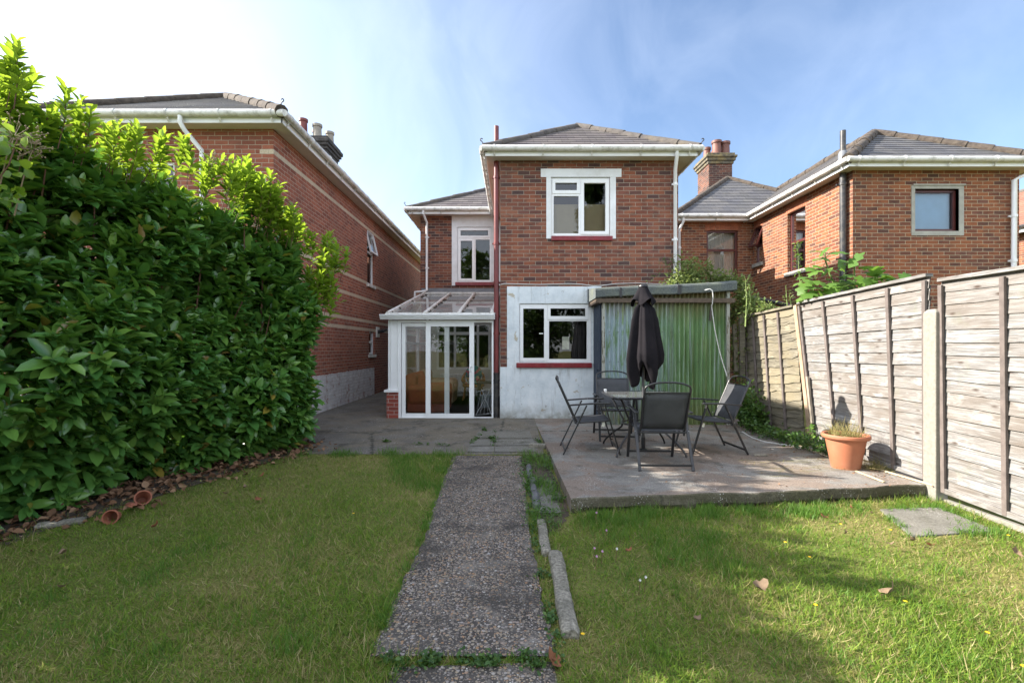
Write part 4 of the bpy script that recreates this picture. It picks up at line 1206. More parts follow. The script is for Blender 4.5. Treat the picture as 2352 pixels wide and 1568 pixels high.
for k in range(28):
    z = h1[2] + .08 + k * .05
    s.tbox(lambda u, v, w_: (RX + .165 + (v - z) * .3, u, v), h1[0] + .05, h1[1] + .15, z, z + .036, 0, 1)
s.build('blind', M['blind_cream'], rh)
w = two_light(rh, TS, h2, .11, M['frame_brown'], 4.22, tilt=.22, m=.045)
s = MB(); s.tbox(TS, h2[0] - .06, h2[1] + .06, h2[2] - .10, h2[2], -.11, .05); s.build('sill', M['concrete_sill'], w, bevel=.006)
zmid = P(0, 574, RYB).z
w = two_light(rh, TR, h3, .10, M['frame_brown'], zmid, m=.055)
s = MB(); s.tbox(TR, h3[0] - .06, h3[1] + .06, h3[2] - .09, h3[2], -.1, .05); s.build('sill', M['concrete_sill'], w, bevel=.006)
s = MB()
for k in range(14):
    x = h3[0] + .04 + k * (h3[1] - h3[0] - .08) / 13
    s.tube([(x, RYB + .26 + .02 * (k % 2), h3[2]), (x, RYB + .26 + .02 * ((k + 1) % 2), h3[3])], .045, 8)
s.build('curtain', M['curtain'], rh, smooth=60)
# soldier arches over the openings
archm = plain('arch_brick', (0.32, 0.115, 0.06), 0.85, var=.3, scale=9)
def soldiers(T, u0, u1, z0, z1, n, rise=.03):
    s = MB()
    for k in range(n):
        a, b_ = u0 + (u1 - u0) * k / n, u0 + (u1 - u0) * (k + 1) / n
        dz = rise * (1 - ((k + .5) / n * 2 - 1) ** 2)
        s.tbox(T, a + .005, b_ - .005, z0 + dz, z1 + dz, -.12, .006)
    s.build('brick_arch', archm, rh)
soldiers(TS, h1[0] - .06, h1[1] + .06, h1[3] - .015, h1[3] + .20, 11)
soldiers(TS, h2[0] - .04, h2[1] + .02, h2[3] - .015, h2[3] + .19, 7)
soldiers(TR, h3[0] - .04, h3[1] + .08, h3[3] - .015, h3[3] + .20, 14)
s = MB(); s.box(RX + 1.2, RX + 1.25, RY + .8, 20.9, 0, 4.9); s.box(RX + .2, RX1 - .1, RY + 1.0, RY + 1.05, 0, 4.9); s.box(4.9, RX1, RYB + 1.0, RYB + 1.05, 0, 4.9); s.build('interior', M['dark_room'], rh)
rf = hip(rh, RX - .29, RX1 + .29, RY - .29, 17, 5.07, 0.69, M['tile_dark'], M['ridge_moss'], rr=.105)
rb = hip(rh, 4.56, 9.95, RYB - .31, 21.3, 5.07, 0.73, M['tile_dark'], M['ridge_moss'], True, 13, .09)
eaves(rh, [((RX, RY), (RX1, RY), (0, -1)), ((RX, RYB), (RX, RY), (-1, 0)), ((RX1, RY), (RX1, 21), (1, 0)), ((4.87, RYB), (RX - .3, RYB), (0, -1)), ((4.87, 21), (4.87, RYB), (-1, 0))], .27, 4.945, 5.075)
cx = P(1647, 0, 17.2).x
chimney(rb, cx - .46, cx + .36, 16.8, 17.8, 5.5, 7.72, M['brick_old'], M['lichen_cap'], [(cx - .36, 17.2, .12, .36, M['pot_brown']), (cx - .10, 17.0, .155, .52, M['pot_brown']), (cx + .22, 17.05, .155, .50, M['pot_brown']), (cx + .06, 17.5, .13, .36, M['pot_brown'])], .28)
downpipe(rh, [(RX - .09, 9.98, 0), (RX - .09, 9.98, 5.0)], .062, M['pipe_black'], (4.72, 3.18, 2.2), 'soil_pipe', 14)
s = MB(); s.tube([(RX - .09, 9.98, 5.02), (RX - .09, 9.98, 5.82)], .055, 12); s.build('vent_pipe', M['pipe_black'], rh, smooth=50)
s = MB(); s.tube([(RX - .09, 9.98, 5.05), (RX - .09, 9.98, 5.36), (RX - .09, 9.98, 5.40)], [.085, .085, .06], 12); s.build('vent_collar', M['lead'], rh, smooth=50)
downpipe(rh, [(10.45, 9.50, 5.02), (10.44, 9.50, 4.92), (10.12, 9.74, 4.72), (10.09, 9.74, 0)], .045, M['upvc'], (3.1, 4.0))
downpipe(rh, [(4.82, 13.6, 5.02), (4.82, 13.6, 4.9), (4.78, 13.82, 4.7), (4.78, 13.82, 0)], .04, M['upvc'], (4.2, 3.2))
s = MB(); s.tube([P(*z3(640, 1160), 12.2), P(*z3(700, 1175), 12.0), P(*z3(850, 1205), 11.3), P(*z3(960, 1240), 10.8)], .06, 10); s.tube([P(*z3(640, 1160), 12.2), P(*z3(600, 1150), 13.0)], .06, 10); s.build('waste_pipe', M['pipe_black'], rh, smooth=50)

# ------------------------------------------------------------------ the sliver of house beyond it
fh = thing('brick_house', 'red tiled brick house just showing beyond the far right downpipe', 'house', (20, 15, 0))
s = MB(); s.poly((17.2, 8, -.2), (17.2, 24, -.2), (17.2, 24, 5.2), (17.2, 8, 5.2)); s.poly((17.2, 8, -.2), (24, 8, -.2), (24, 8, 5.2), (17.2, 8, 5.2)); s.poly((17.2, 24, -.2), (24, 24, -.2), (24, 24, 5.2), (17.2, 24, 5.2)); s.build('wall', M['brick_right'], fh)
hip(fh, 16.8, 24.4, 7.6, 24.4, 5.35, .6, M['tile_red'], M['ridge'], True, 18)
s = MB(); s.bar((16.85, 7.6, 5.25), (16.85, 24.4, 5.25), .03, .18); s.build('fascia', M['upvc'], fh)
s = MB(); s.tube([(16.75, 7.6, 5.33), (16.75, 24.4, 5.33)], .055, 8); s.build('gutter', M['pipe_black'], fh)
# ------------------------------------------------------------------ the corrugated iron shed
z5 = crop(1.742, 2050, 1050)
SX0, SX1, SY = 1.60, 3.76, 8.45
shed = thing('shed', 'small green corrugated iron shed with a grey felt roof against the house', 'shed', (2.7, 8.8, 0))
s = MB()
nx = 28 * 10
def sheet_z(x, t): return -.05 + t * (2.24 + .05 + (x - SX0) * .055)
cols = []
for i in range(nx + 1):
    x = SX0 + .02 + (SX1 - SX0 - .04) * i / nx
    ph = x / .0765 * 2 * math.pi
    cols.append([(x, SY - .024 * math.sin(ph) - .006 * math.sin(x * 5 + j * .8), sheet_z(x, j / 6)) for j in range(7)])
for i in range(nx):
    for j in range(6):
        s.poly(cols[i][j], cols[i + 1][j], cols[i + 1][j + 1], cols[i][j + 1])
s.build('corrugated_wall', M['corr'], shed, smooth=60)
s = MB()
for x in [SX0 + .10 + k * .153 * 1.0 for k in range(14)]:
    for z in (.35, 1.1, 1.62):
        s.lathe([(.010, 0), (.006, .008), (.001, .009)], (x, SY - .02, z), 6)
s.build('roofing_nail', M['iron'], shed)
s = MB(); s.box(SX0 - .035, SX0 + .012, SY + .03, 9.22, -.05, 2.22); s.box(SX0 - .05, SX0 - .035, SY + .06, SY + .35, -.02, .92); s.box(SX0 - .05, SX0 - .035, SY + .38, 9.2, -.02, 2.1); s.box(SX0 - .055, SX0 - .036, SY + .06, SY + .36, .96, 2.1); s.build('side_door', M['blue_wood'], shed, bevel=.005)
s = MB(); s.box(SX0 - .03, SX0 + .02, SY - .03, SY + .03, -.05, 2.20); s.build('corner_post', M['pale_wood'], shed, bevel=.006)
s = MB(); s.box(SX1 - .02, SX1 + .035, SY - .035, SY + .03, -.05, 2.33); s.build('corner_post', M['pale_wood'], shed, bevel=.006)
s = MB(); s.box(SX1 - .02, SX1 + .02, SY + .03, 9.22, -.05, 2.3); s.build('end_wall', M['corr'], shed)
s = MB()                                     # felt roof folded down over its edge, sagging a little
pr = [(8.345, 0.0), (8.325, .015), (8.33, .13), (8.345, .16), (8.42, .18), (9.22, .26)]
nn = 36
g_ = []
for i in range(nn + 1):
    t = i / nn
    x = SX0 - .16 + (SX1 - SX0 + .28) * t
    zb = 2.205 + .125 * t + .003 * math.sin(t * 21) + .008 * math.sin(t * 7)
    g_.append([(x, y + .006 * math.sin(t * 33 + k), zb + d) for k, (y, d) in enumerate(pr)])
for i in range(nn):
    for k in range(len(pr) - 1):
        s.poly(g_[i][k], g_[i + 1][k], g_[i + 1][k + 1], g_[i][k + 1])
s.poly(*[g_[0][k] for k in range(len(pr))], (g_[0][0][0], 9.22, 2.205))
s.poly(*[g_[nn][k] for k in range(len(pr))], (g_[nn][0][0], 9.22, 2.33))
s.build('roof', M['felt'], shed, smooth=50)
bit = plain('bitumen', (0.035, .035, .038), .7)
for t, w in ((.17, .035), (.58, .06)):
    s = MB()
    x = SX0 - .16 + (SX1 - SX0 + .28) * t
    zb = 2.205 + .125 * t
    s.box(x, x + w, 8.318, 8.34, zb - .005, zb + .155)
    s.build('felt_lap', bit, shed)
s = MB(); s.box(SX0 - .14, SX0 - .06, 8.37, 9.22, 2.12, 2.2); s.box(SX0 - .14, SX1 + .1, 8.36, 8.40, 2.13, 2.205); s.build('fascia', M['bark'], shed)
wt = P(*z5(1385, 300), 8.38); wb = P(*z5(1376, 405), 8.38)
mb = MB(); mb.bar(wt, wb, .035, .03); tag(mb.build('wood_offcut', M['iron']), 'rusty strip of wood hung on the white cable at the shed front', 'offcut')
mb = MB(); mb.tube([P(*z5(a, b), y) for a, b, y in ((1300, 205, 8.45), (1350, 190, 8.30), (1375, 184, 8.28), (1392, 195, 8.28), (1397, 230, 8.28), (1393, 285, 8.33), (1388, 300, 8.36), (1395, 365, 8.37), (1410, 470, 8.37), (1440, 610, 8.36), (1475, 730, 8.34), (1495, 790, 8.3))], .009, 6)
tag(mb.build('cable', M['cable'], None, smooth=60), 'white cable looped over the shed roof and hanging down its front', 'cable')

# ------------------------------------------------------------------ fence along the right
FX = 4.18
def on_fence(px, py, dx=0.0):
    Y = F * (FX + dx) / (px - CX)
    return P(px, py, Y)
def fence_panel(label, TL_, TR_, BL_, BR_, nsl, battens, mat, waney=.006, gap=()):
    c = (BL_ + BR_) / 2
    t = thing('garden_fence', label, 'fence', c, 'lap fence panels along the right side')
    def B(s_, v, w):
        a = BL_.lerp(BR_, s_); b = TL_.lerp(TR_, s_)
        p = a.lerp(b, v)
        return Vector((p.x - w, p.y, p.z))
    sl = MB()
    for j in range(nsl):
        v0, v1 = j / nsl, min(1.0, (j + 1.18) / nsl)
        n = 10
        off = [rnd.uniform(-waney, waney) for _ in range(n + 1)]
        bow = rnd.uniform(-.008, .008)
        for i in range(n):
            s0, s1 = i / n, (i + 1) / n
            o0, o1 = (off[i] if j else 0), (off[i + 1] if j else 0)
            f0, f1 = .020 + bow * math.sin(3 * s0), .026 + bow * math.sin(3 * s1)
            vs = [B(s0, v0 + o0, f0), B(s1, v0 + o1, f1), B(s1, v1, .010), B(s0, v1, .010),
                  B(s0, v0 + o0, f0 - .010), B(s1, v0 + o1, f1 - .010), B(s1, v1, .001), B(s0, v1, .001)]
            if i == 0:
                base = len(sl.v)
                sl.v += [tuple(x) for x in vs]
                ids = [base + k for k in range(8)]
            else:
                base = len(sl.v)
                sl.v += [tuple(vs[k]) for k in (1, 2, 5, 6)]
                ids = [prev[1], base, base + 1, prev[2], prev[5], base + 2, base + 3, prev[6]]
            for f in ((0, 3, 2, 1), (4, 5, 6, 7), (0, 1, 5, 4), (2, 3, 7, 6)):
                sl.f.append(tuple(ids[k] for k in f))
            prev = ids
    sl.build('slats', mat, t)
    def strip(name, s0, v0, s1, v1, w, d0, d1, m):
        mb = MB(); mb.bar((B(s0, v0, 0) + Vector((-(d0 + d1) / 2, 0, 0))), (B(s1, v1, 0) + Vector((-(d0 + d1) / 2, 0, 0))), w, d1 - d0, (1, 0, 0))
        return mb.build(name, m, t, bevel=.004)
    for sb in battens:
        strip('batten', sb, .0, sb, .975, .042, .028, .055, M['batten'])
    strip('top_rail', 0, 1.0, 1, 1.0, .035, -.02, .058, mat)
    strip('bottom_rail', 0, .01, 1, .01, .05, .029, .052, mat)
    return t
z7 = crop(1.4252, 2800, 1000)
def f7(x, y, dx=0.0): return on_fence(*z7(x, y), dx)
fence_panel('oldest fence panel beside the shed, its slats bowed and its foot in ivy', f7(258, 380), f7(545, 318), f7(290, 1010), f7(604, 1066), 15, (.02, .22, .46, .73), M['fence_old'], .010)
fence_panel('leaning fence panel behind the terracotta pot, racked out of square', f7(572, 302), f7(1318, 142), f7(662, 1090), f7(1320, 1312), 16, (.012, .255, .515, .765, .985), M['fence'], .0025)
e = f7(2400, -20); e2 = f7(2400, 1800)
fence_panel('nearest fence panel, newest and tallest, right of the concrete post', f7(1383, 172), Vector((FX, 2.86, f7(1383, 172).z - .01)), f7(1402, 1378), Vector((FX, 2.86, -.09)), 17, (.012, .335, .66, .985), M['fence'], .0025)
p0, p1 = f7(552, 315, -.03), f7(640, 1080, -.03)
mb = MB(); mb.bar(p0, p1, .075, .075, (1, 0, 0)); tag(mb.build('fence_post', M['post_wood'], None, bevel=.006), 'bare brown timber post leaning between two fence panels', 'post')
mb = MB(); mb.bar(f7(577, 318, .02), f7(602, 600, .02), .03, .05, (1, 0, 0)); mb.bar(f7(612, 720, -.06), f7(640, 985, -.06), .04, .03, (1, 0, 0)); tag(mb.build('fence_batten', M['stake'], None), 'broken grey timber strips nailed to the leaning brown post', 'timber strip')
cp = MB()
a0 = f7(1310, 1330, -.02).y; b0 = f7(1385, 1330, -.02).y
ztop = f7(1345, 345).z
cp.add([(x, y, z) for z in (-.35, ztop - .02) for x, y in ((FX - .09, b0), (FX + .03, b0), (FX + .03, a0), (FX - .09, a0))] + [(FX - .07, b0 + .03, ztop + .012), (FX + .01, b0 + .03, ztop + .012), (FX + .01, a0 - .03, ztop + .012), (FX - .07, a0 - .03, ztop + .012)],
       [(0, 1, 5, 4), (1, 2, 6, 5), (2, 3, 7, 6), (3, 0, 4, 7), (4, 5, 9, 8), (5, 6, 10, 9), (6, 7, 11, 10), (7, 4, 8, 11), (8, 9, 10, 11)])
tag(cp.build('fence_post', M['concrete_post'], None, bevel=.008), 'rough concrete post shorter than the fence panels on both sides', 'post')
mb = MB(); mb.box(FX - .02, FX + .03, 2.8, b0, -.35, -.105); tag(mb.build('gravel_board', M['concrete_post'], None, bevel=.006), 'concrete gravel board under the nearest fence panel', 'gravel board')
mb = MB(); mb.bar(P(*z5(1545, 430), 8.7), P(*z5(1555, 760), 8.7), .07, .07, (0, 1, 0)); tag(mb.build('stake', M['stake'], None, bevel=.008), 'grey timber stake standing between the shed and the fence', 'stake')
mb = MB(); mb.bar(P(*z5(1597, 360), 8.55), P(*z5(1600, 790), 8.55), .09, .07, (0, 1, 0)); tag(mb.build('fence_post', M['fence_old'], None, bevel=.008), 'greenish timber post at the shed end of the oldest fence panel', 'post')

# ------------------------------------------------------------------ table, chairs, parasol
TC = Vector((1.72, 6.39, 0))
tab = thing('patio_table', 'square smoked glass patio table with bent black tube legs', 'table', TC)
def rsq(h, r, z, n=6):
    out = []
    for cx_, cy_, a0_ in ((h - r, h - r, 0), (-h + r, h - r, 90), (-h + r, -h + r, 180), (h - r, -h + r, 270)):
        for k in range(n + 1):
            a = R(a0_ + 90 * k / n)
            out.append((TC.x + cx_ + r * math.cos(a), TC.y + cy_ + r * math.sin(a), z))
    return out
s = MB(); a, b = rsq(.44, .07, .732), rsq(.44, .07, .740); n = len(a)
s.add(a + b, [tuple(range(n))[::-1], tuple(range(n, 2 * n))] + [(k, (k + 1) % n, (k + 1) % n + n, k + n) for k in range(n)]); s.build('tabletop', M['glass_table'], tab)
s = MB(); r_ = rsq(.452, .075, .728); s.tube(r_ + [r_[0], r_[1]], .016, 8); s.build('rim', M['metal_black'], tab, smooth=60)
for i, j in ((-1, -1), (1, -1), (1, 1), (-1, 1)):
    s = MB(); s.tube([(TC.x + i * u, TC.y + j * u, z) for u, z in ((.37, .72), (.34, .68), (.27, .52), (.20, .38), (.22, .28), (.32, .18), (.40, .08), (.425, .03), (.43, .004))], .0135, 8); s.build('leg', M['metal_black'], tab, smooth=60)
s = MB(); r_ = [(TC.x + .20 * 1.3 * math.cos(2 * math.pi * k / 24), TC.y + .20 * 1.3 * math.sin(2 * math.pi * k / 24), .36) for k in range(26)]; s.tube(r_, .010, 6); s.build('brace_ring', M['metal_black'], tab, smooth=60)
mb = MB(); mb.box(TC.x - .43, TC.x - .395, TC.y + .37, TC.y + .405, .7405, .775); tag(mb.build('plastic_clip', M['upvc'], None, bevel=.005), 'small white plastic clip on the far left table corner', 'clip')

UX, UY = 1.74, 6.41
um = thing('parasol', 'closed black parasol standing through the middle of the patio table', 'parasol', (UX, UY, 0))
s = MB(); s.tube([(UX, UY, .003), (UX, UY, 2.12)], .019, 12); s.build('pole', plain('parasol_pole', (.10, .10, .105), .35, .6), um, smooth=60)
s = MB(); s.lathe([(.05, 0), (.05, .012), (.026, .02), (.026, .16), (.02, .165)], (UX, UY, .003), 16); s.build('pole_socket', M['metal_black'], um, smooth=40)
s = MB(); s.lathe([(.001, .03), (.03, .026), (.062, .008), (.066, -.004), (.05, -.012), (.001, -.012)], (UX, UY, 2.165), 20); s.build('finial', M['metal_black'], um, smooth=40)
def cloth(prof, folds, ph, hem, nseg=160, bias=(0, 0)):
    mb = MB(); rows_ = []
    zt, zb = prof[0][0], prof[-1][0]
    fine = []
    for i in range(len(prof) - 1):
        for k in range(5):
            t = k / 5
            fine.append(tuple(prof[i][m] * (1 - t) + prof[i + 1][m] * t for m in range(3)))
    fine.append(prof[-1])
    for z, r, amp in fine:
        t = (zt - z) / (zt - zb)
        row = []
        for k in range(nseg):
            a = 2 * math.pi * k / nseg
            w = sum(am * math.sin(f * a + p_ + t * tw) for f, am, p_, tw in folds)
            rr = r * (1 + amp * w)
            zz = z + (hem(a) * t ** 6 if hem else 0)
            row.append((UX + rr * math.cos(a) + bias[0] * t, UY + rr * math.sin(a) + bias[1] * t, zz))
        rows_.append(row)
    for i in range(len(rows_) - 1):
        for k in range(nseg):
            k2 = (k + 1) % nseg
            mb.poly(rows_[i][k], rows_[i][k2], rows_[i + 1][k2], rows_[i + 1][k])
    # weld by index: rebuild as shared vertices
    m2 = MB(); m2.v = [p for row in rows_ for p in row]
    for i in range(len(rows_) - 1):
        for k in range(nseg):
            k2 = (k + 1) % nseg
            m2.f.append((i * nseg + k, i * nseg + k2, (i + 1) * nseg + k2, (i + 1) * nseg + k))
    return m2
cl = cloth([(1.985, .045, .1), (1.93, .065, .35), (1.87, .108, .36), (1.72, .145, .36), (1.55, .165, .36), (1.40, .190, .34), (1.26, .215, .32), (1.16, .205, .36), (1.08, .15, .44)],
           [(4, .50, .4, .5), (3, .36, 1.1, -.6), (7, .34, 2.0, 1.0), (11, .18, .3, .4), (17, .07, .3, -.8)], 0, lambda a: -.05 - .13 * math.sin(2 * a + .5) * math.sin(2 * a + .5) + .10 * math.sin(3 * a + 1.1), bias=(.01, 0))
c_ = cl.build('canopy', M['parasol'], um, smooth=75)
m = c_.modifiers.new('thickness', 'SOLIDIFY'); m.thickness = .004
cl = cloth([(2.162, .05, .02), (2.10, .078, .08), (2.04, .108, .16), (1.985, .135, .24), (1.945, .142, .30)], [(4, .5, .9, .2), (3, .35, .2, -.3), (9, .14, 1, 0)], 0, lambda a: .045 * math.sin(4 * a + .3), bias=(.0, 0))
c_ = cl.build('vent_flap', M['parasol'], um, smooth=75)
m = c_.modifiers.new('thickness', 'SOLIDIFY'); m.thickness = .004
s = MB()
for k in range(6):
    a = 2 * math.pi * k / 6 + .4
    s.tube([(UX + .03 * math.cos(a), UY + .03 * math.sin(a), 2.06), (UX + .05 * math.cos(a), UY + .05 * math.sin(a), 1.9), (UX + .10 * math.cos(a), UY + .10 * math.sin(a), 1.15)], .006, 6)
s.build('ribs', M['metal_black'], um)

def make_chair(label):
    t = thing('folding_chair', label, 'chair', (0, 0, 0), 'folding chairs round the patio table')
    MT = M['metal_black']
    for sx in (-1, 1):
        x = sx * .272
        s = MB(); s.bar((x, .17, .635), (x, .36, .004), .018, .032, (1, 0, 0)); s.build('leg', MT, t, bevel=.003)
        x2_ = sx * .290
        s = MB(); s.bar((x2_, -.06, .625), (x2_, -.355, .004), .018, .032, (1, 0, 0)); s.build('leg', MT, t, bevel=.003)
        s = MB(); s.add([], []); s.bar((sx * .30, -.27, .628), (sx * .30, .02, .650), .042, .020); s.bar((sx * .30, .02, .650), (sx * .30, .24, .652), .044, .022); s.build('armrest', MT, t, bevel=.007)
        s = MB(); s.tube([(sx * .258, .235, .432), (sx * .258, -.20, .398)], .0105, 8); s.build('seat_rail', MT, t, smooth=60)
    arch = []
    for k in range(13):
        u = -1 + 2 * k / 12
        arch.append((u * .235, -.418 + .006 * (1 - u * u), .93 + .045 * (1 - abs(u) ** 3.0)))
    s = MB()
    s.tube([(-.248, -.165, .36), (-.248, -.19, .43), (-.248, -.40, .90)] + arch + [(.248, -.40, .90), (.248, -.19, .43), (.248, -.165, .36)], .0115, 8)
    s.tube([(-.248, -.385, .862), (.248, -.385, .862)], .008, 6)
    s.build('back_frame', MT, t, smooth=60)
    s = MB(); s.bar((-.29, -.332, .06), (.29, -.332, .06), .016, .024); s.build('stretcher', MT, t, bevel=.003)
    s = MB(); s.bar((-.27, .338, .075), (.27, .338, .075), .016, .024); s.build('stretcher', MT, t, bevel=.003)
    for y_, z_ in ((.235, .432), (-.20, .398)):
        s = MB(); s.tube([(-.258, y_, z_), (.258, y_, z_)], .0105, 8); s.build('cross_tube', MT, t, smooth=60)
    def sheet(pts, hw, sag):
        mb = MB(); n_ = 8
        vs = [[(-hw + 2 * hw * k / n_, y + sy * sag * (1 - (2 * k / n_ - 1) ** 2), z - sz * sag * (1 - (2 * k / n_ - 1) ** 2)) for k in range(n_ + 1)] for y, z, sy, sz in pts]
        mb.v = [p for r in vs for p in r]
        for i in range(len(vs) - 1):
            for k in range(n_):
                o = i * (n_ + 1) + k
                mb.f.append((o, o + 1, o + n_ + 2, o + n_ + 1))
        return mb
    so_ = sheet([(-.19, .418, 0, .3), (-.12, .412, 0, 1), (.0, .415, 0, 1.2), (.12, .425, 0, 1), (.238, .447, 0, .2)], .246, .018).build('seat_sling', M['sling'], t, smooth=60)
    bo_ = sheet([(-.178, .432, 0, 0), (-.225, .52, -.6, 0), (-.29, .66, -.9, 0), (-.34, .77, -.8, 0), (-.378, .855, -.2, 0)], .240, .02).build('back_sling', M['sling'], t, smooth=60)
    for o in (so_, bo_):
        m_ = o.modifiers.new('thickness', 'SOLIDIFY'); m_.thickness = .003
    s = MB()
    for sx in (-1, 1):
        for y, z in ((-.10, .54), (.11, .54), (-.175, .405)):
            s.lathe([(.009, -.0), (.009, .006), (.001, .008)], (sx * .302, y, z), 8)
    s.build('bolt', M['lead'], t)
    return t
ch = make_chair('folding chair nearest the camera, seen from behind its dark sling back')
ch.location = (1.70, 5.64, .002); ch.rotation_euler = (0, 0, R(-1.5))
for lab, x, y, rz in (('folding chair on the left of the table, in profile before the white wall', 1.01, 6.37, -92), ('folding chair by the fence, its sling half lit by sun', 2.60, 6.36, 94), ('folding chair on the far side of the table against the green shed', 1.56, 7.28, 176)):
    c = copy_tree(ch)
    c['label'] = lab
    c.location = (x, y, .002)
    c.rotation_euler = (0, 0, R(rz))
tagm = MB(); tagm.box(-.018, .018, -.002, .002, -.025, .025)
for i, (x, y, z) in enumerate(((1.16, 6.14, .375), (2.42, 6.12, .375))):
    o = tagm.build('care_tag', M['paper']); o.location = (x, y, z); o.rotation_euler = (0, R(14), R(8))
    tag(o, ('small white care label hanging under the left folding chair', 'small white care label hanging under the fence side chair')[i], 'label')

# ------------------------------------------------------------------ terracotta pot
z8 = z7
pb = GP(*z8(830, 1240))
pot = thing('plant_pot', 'large terracotta coloured plant pot on the patio before the leaning fence panel', 'plant pot', pb)
PR = .83
s = MB(); s.lathe([(a * PR, b) for a, b in [(.001, 0), (.165, 0), (.17, .012), (.235, .31), (.237, .33), (.272, .335), (.285, .35), (.285, .372), (.275, .383), (.25, .38), (.235, .36), (.232, .30)]], pb, 48); s.build('pot_body', M['terracotta'], pot, smooth=35)
s = MB(); s.lathe([(.233 * PR, .335), (.12 * PR, .345), (.001, .35)], pb, 24); s.build('compost', M['soil'], pot)
POT = pb

# ------------------------------------------------------------------ low kerbs, slab, bits of timber
z9 = crop(1.5207, 1300, 1700)
def kerb(pts, w, h, mat, label, bev=.02):
    mb = MB(); Pp = [GL(*z9(x, y)) for x, y in pts]
    for i in range(len(Pp) - 1):
        pass
    a, b_ = Pp[0], Pp[-1]
    d = (b_ - a); L_ = d.length; d.normalize(); sd = Vector((-d.y, d.x, 0)).normalized()
    n_ = 26; prof = [(-.5, -.12), (-.5, .62), (-.42, .86), (-.22, .97), (.18, 1.0), (.40, .80), (.5, .45), (.5, -.12)]
    ring = []
    for i in range(n_ + 1):
        t = i / n_; c_ = a.lerp(b_, t) + sd * (.002 * math.sin(t * 7))
        ws = w * (1 + .03 * math.sin(t * 11) + rnd.uniform(-.03, .03)) * (.86 if i in (0, n_) else 1)
        hs = h * (1 + .10 * math.sin(t * 5 + 1)) * (.8 if i in (0, n_) else 1)
        ring.append([c_ + sd * (u * ws) + Vector((rnd.uniform(-.003, .003), rnd.uniform(-.006, .006), v * hs * (1 + rnd.uniform(-.05, .05)) if v > 0 else v)) for u, v in prof])
    m_ = len(prof)
    mb.v = [tuple(p) for r in ring for p in r]
    for i in range(n_):
        for k in range(m_ - 1):
            mb.f.append((i * m_ + k, i * m_ + k + 1, (i + 1) * m_ + k + 1, (i + 1) * m_ + k))
    mb.f.append(tuple(range(m_))); mb.f.append(tuple(n_ * m_ + k for k in range(m_))[::-1])
    return tag(mb.build('kerb_stone', mat, None, smooth=30), label, 'kerb stone')
kerb([(1400, 800), (1495, 1300)], .10, .06, M['kerb'], 'longest pale kerb stone in the grass right of the path')
kerb([(1315, 600), (1348, 800)], .075, .05, M['kerb'], 'shorter pale kerb stone next up the path edge')
kerb([(1278, 430), (1288, 512)], .07, .055, M['kerb_dark'], 'dark edging piece nearest the patio corner by the path')
kerb([(1262, 345), (1272, 418)], .065, .055, M['kerb_dark'], 'dark edging piece in the middle of the three in the weeds')
kerb([(1238, 262), (1246, 330)], .06, .05, M['kerb_dark'], 'dark edging piece farthest up the path in the weeds')
br_ = GL(*z9(1295, 138)); mb = MB(); mb.box(-.12, .12, -.055, .055, 0, .06); o = mb.build('brick', M['kerb'], None, bevel=.01); o.location = (br_.x, br_.y, br_.z); o.rotation_euler = (0, 0, R(-15)); tag(o, 'loose grey brick lying beside the far patio corner', 'brick')
z10 = crop(1.4737, 2500, 1900)
mb = MB(); sl_ = [GL(*z10(x, y)) for x, y in ((1500, 205), (1850, 195), (2190, 335), (1690, 368))]
tp = [(p.x, p.y, p.z + .014) for p in sl_]; bt = [(p.x, p.y, p.z - .05) for p in sl_]
mb.add(tp + bt, [(0, 3, 2, 1), (4, 5, 6, 7), (0, 1, 5, 4), (1, 2, 6, 5), (2, 3, 7, 6), (3, 0, 4, 7)])
tag(mb.build('paving_slab', M['paver'], None, bevel=.008), 'grey paving slab sunk in the lawn by the fence', 'slab')
for (a, b_, w, lab) in (((890, 1255), (1050, 1318), .03, 'short pale timber strip lying in front of the terracotta pot'), ((1035, 1250), (1330, 1338), .035, 'longest split timber strip along the foot of the fence'), ((1100, 1240), (1440, 1340), .03, 'pale timber strip at the concrete post foot'), ((600, 1125), (745, 1180), .03, 'thin timber strip on the patio behind the pot'), ((545, 1105), (720, 1160), .02, 'greyish timber strip at the foot of the leaning panel')):
    p_, q_ = GP(*z7(*a), .02), GP(*z7(*b_), .02)
    if q_.x > 4.12: q_ = p_.lerp(q_, (4.12 - p_.x) / (q_.x - p_.x))
    mb = MB(); mb.bar((p_.x, p_.y, .013), (q_.x, q_.y, .016), w * .7, .014); tag(mb.build('timber_strip', M['straw'], None, bevel=.003), lab, 'timber strip')
mb = MB(); mb.tube([GP(*z7(x, y), .012) for x, y in ((240, 1035), (300, 1070), (370, 1092), (450, 1104), (540, 1115), (640, 1130))], .008, 6); tag(mb.build('cable', M['cable'], None, smooth=60), 'white cable lying on the patio along the fence foot', 'cable')
sp = GP(*z7(345, 1175), .0); mb = MB(); mb.add([(-.09, -.03, .0), (.09, -.02, 0), (.08, .04, 0), (-.06, .05, 0), (-.09, -.03, .02), (.09, -.02, .014), (.08, .04, .03), (-.06, .05, .02)], [(0, 3, 2, 1), (4, 5, 6, 7), (0, 1, 5, 4), (1, 2, 6, 5), (2, 3, 7, 6), (3, 0, 4, 7)]); o = mb.build('stone', M['kerb'], None, bevel=.006); o.location = (sp.x, sp.y, .002); tag(o, 'flat pale stone chip on the patio right of the chairs', 'stone')
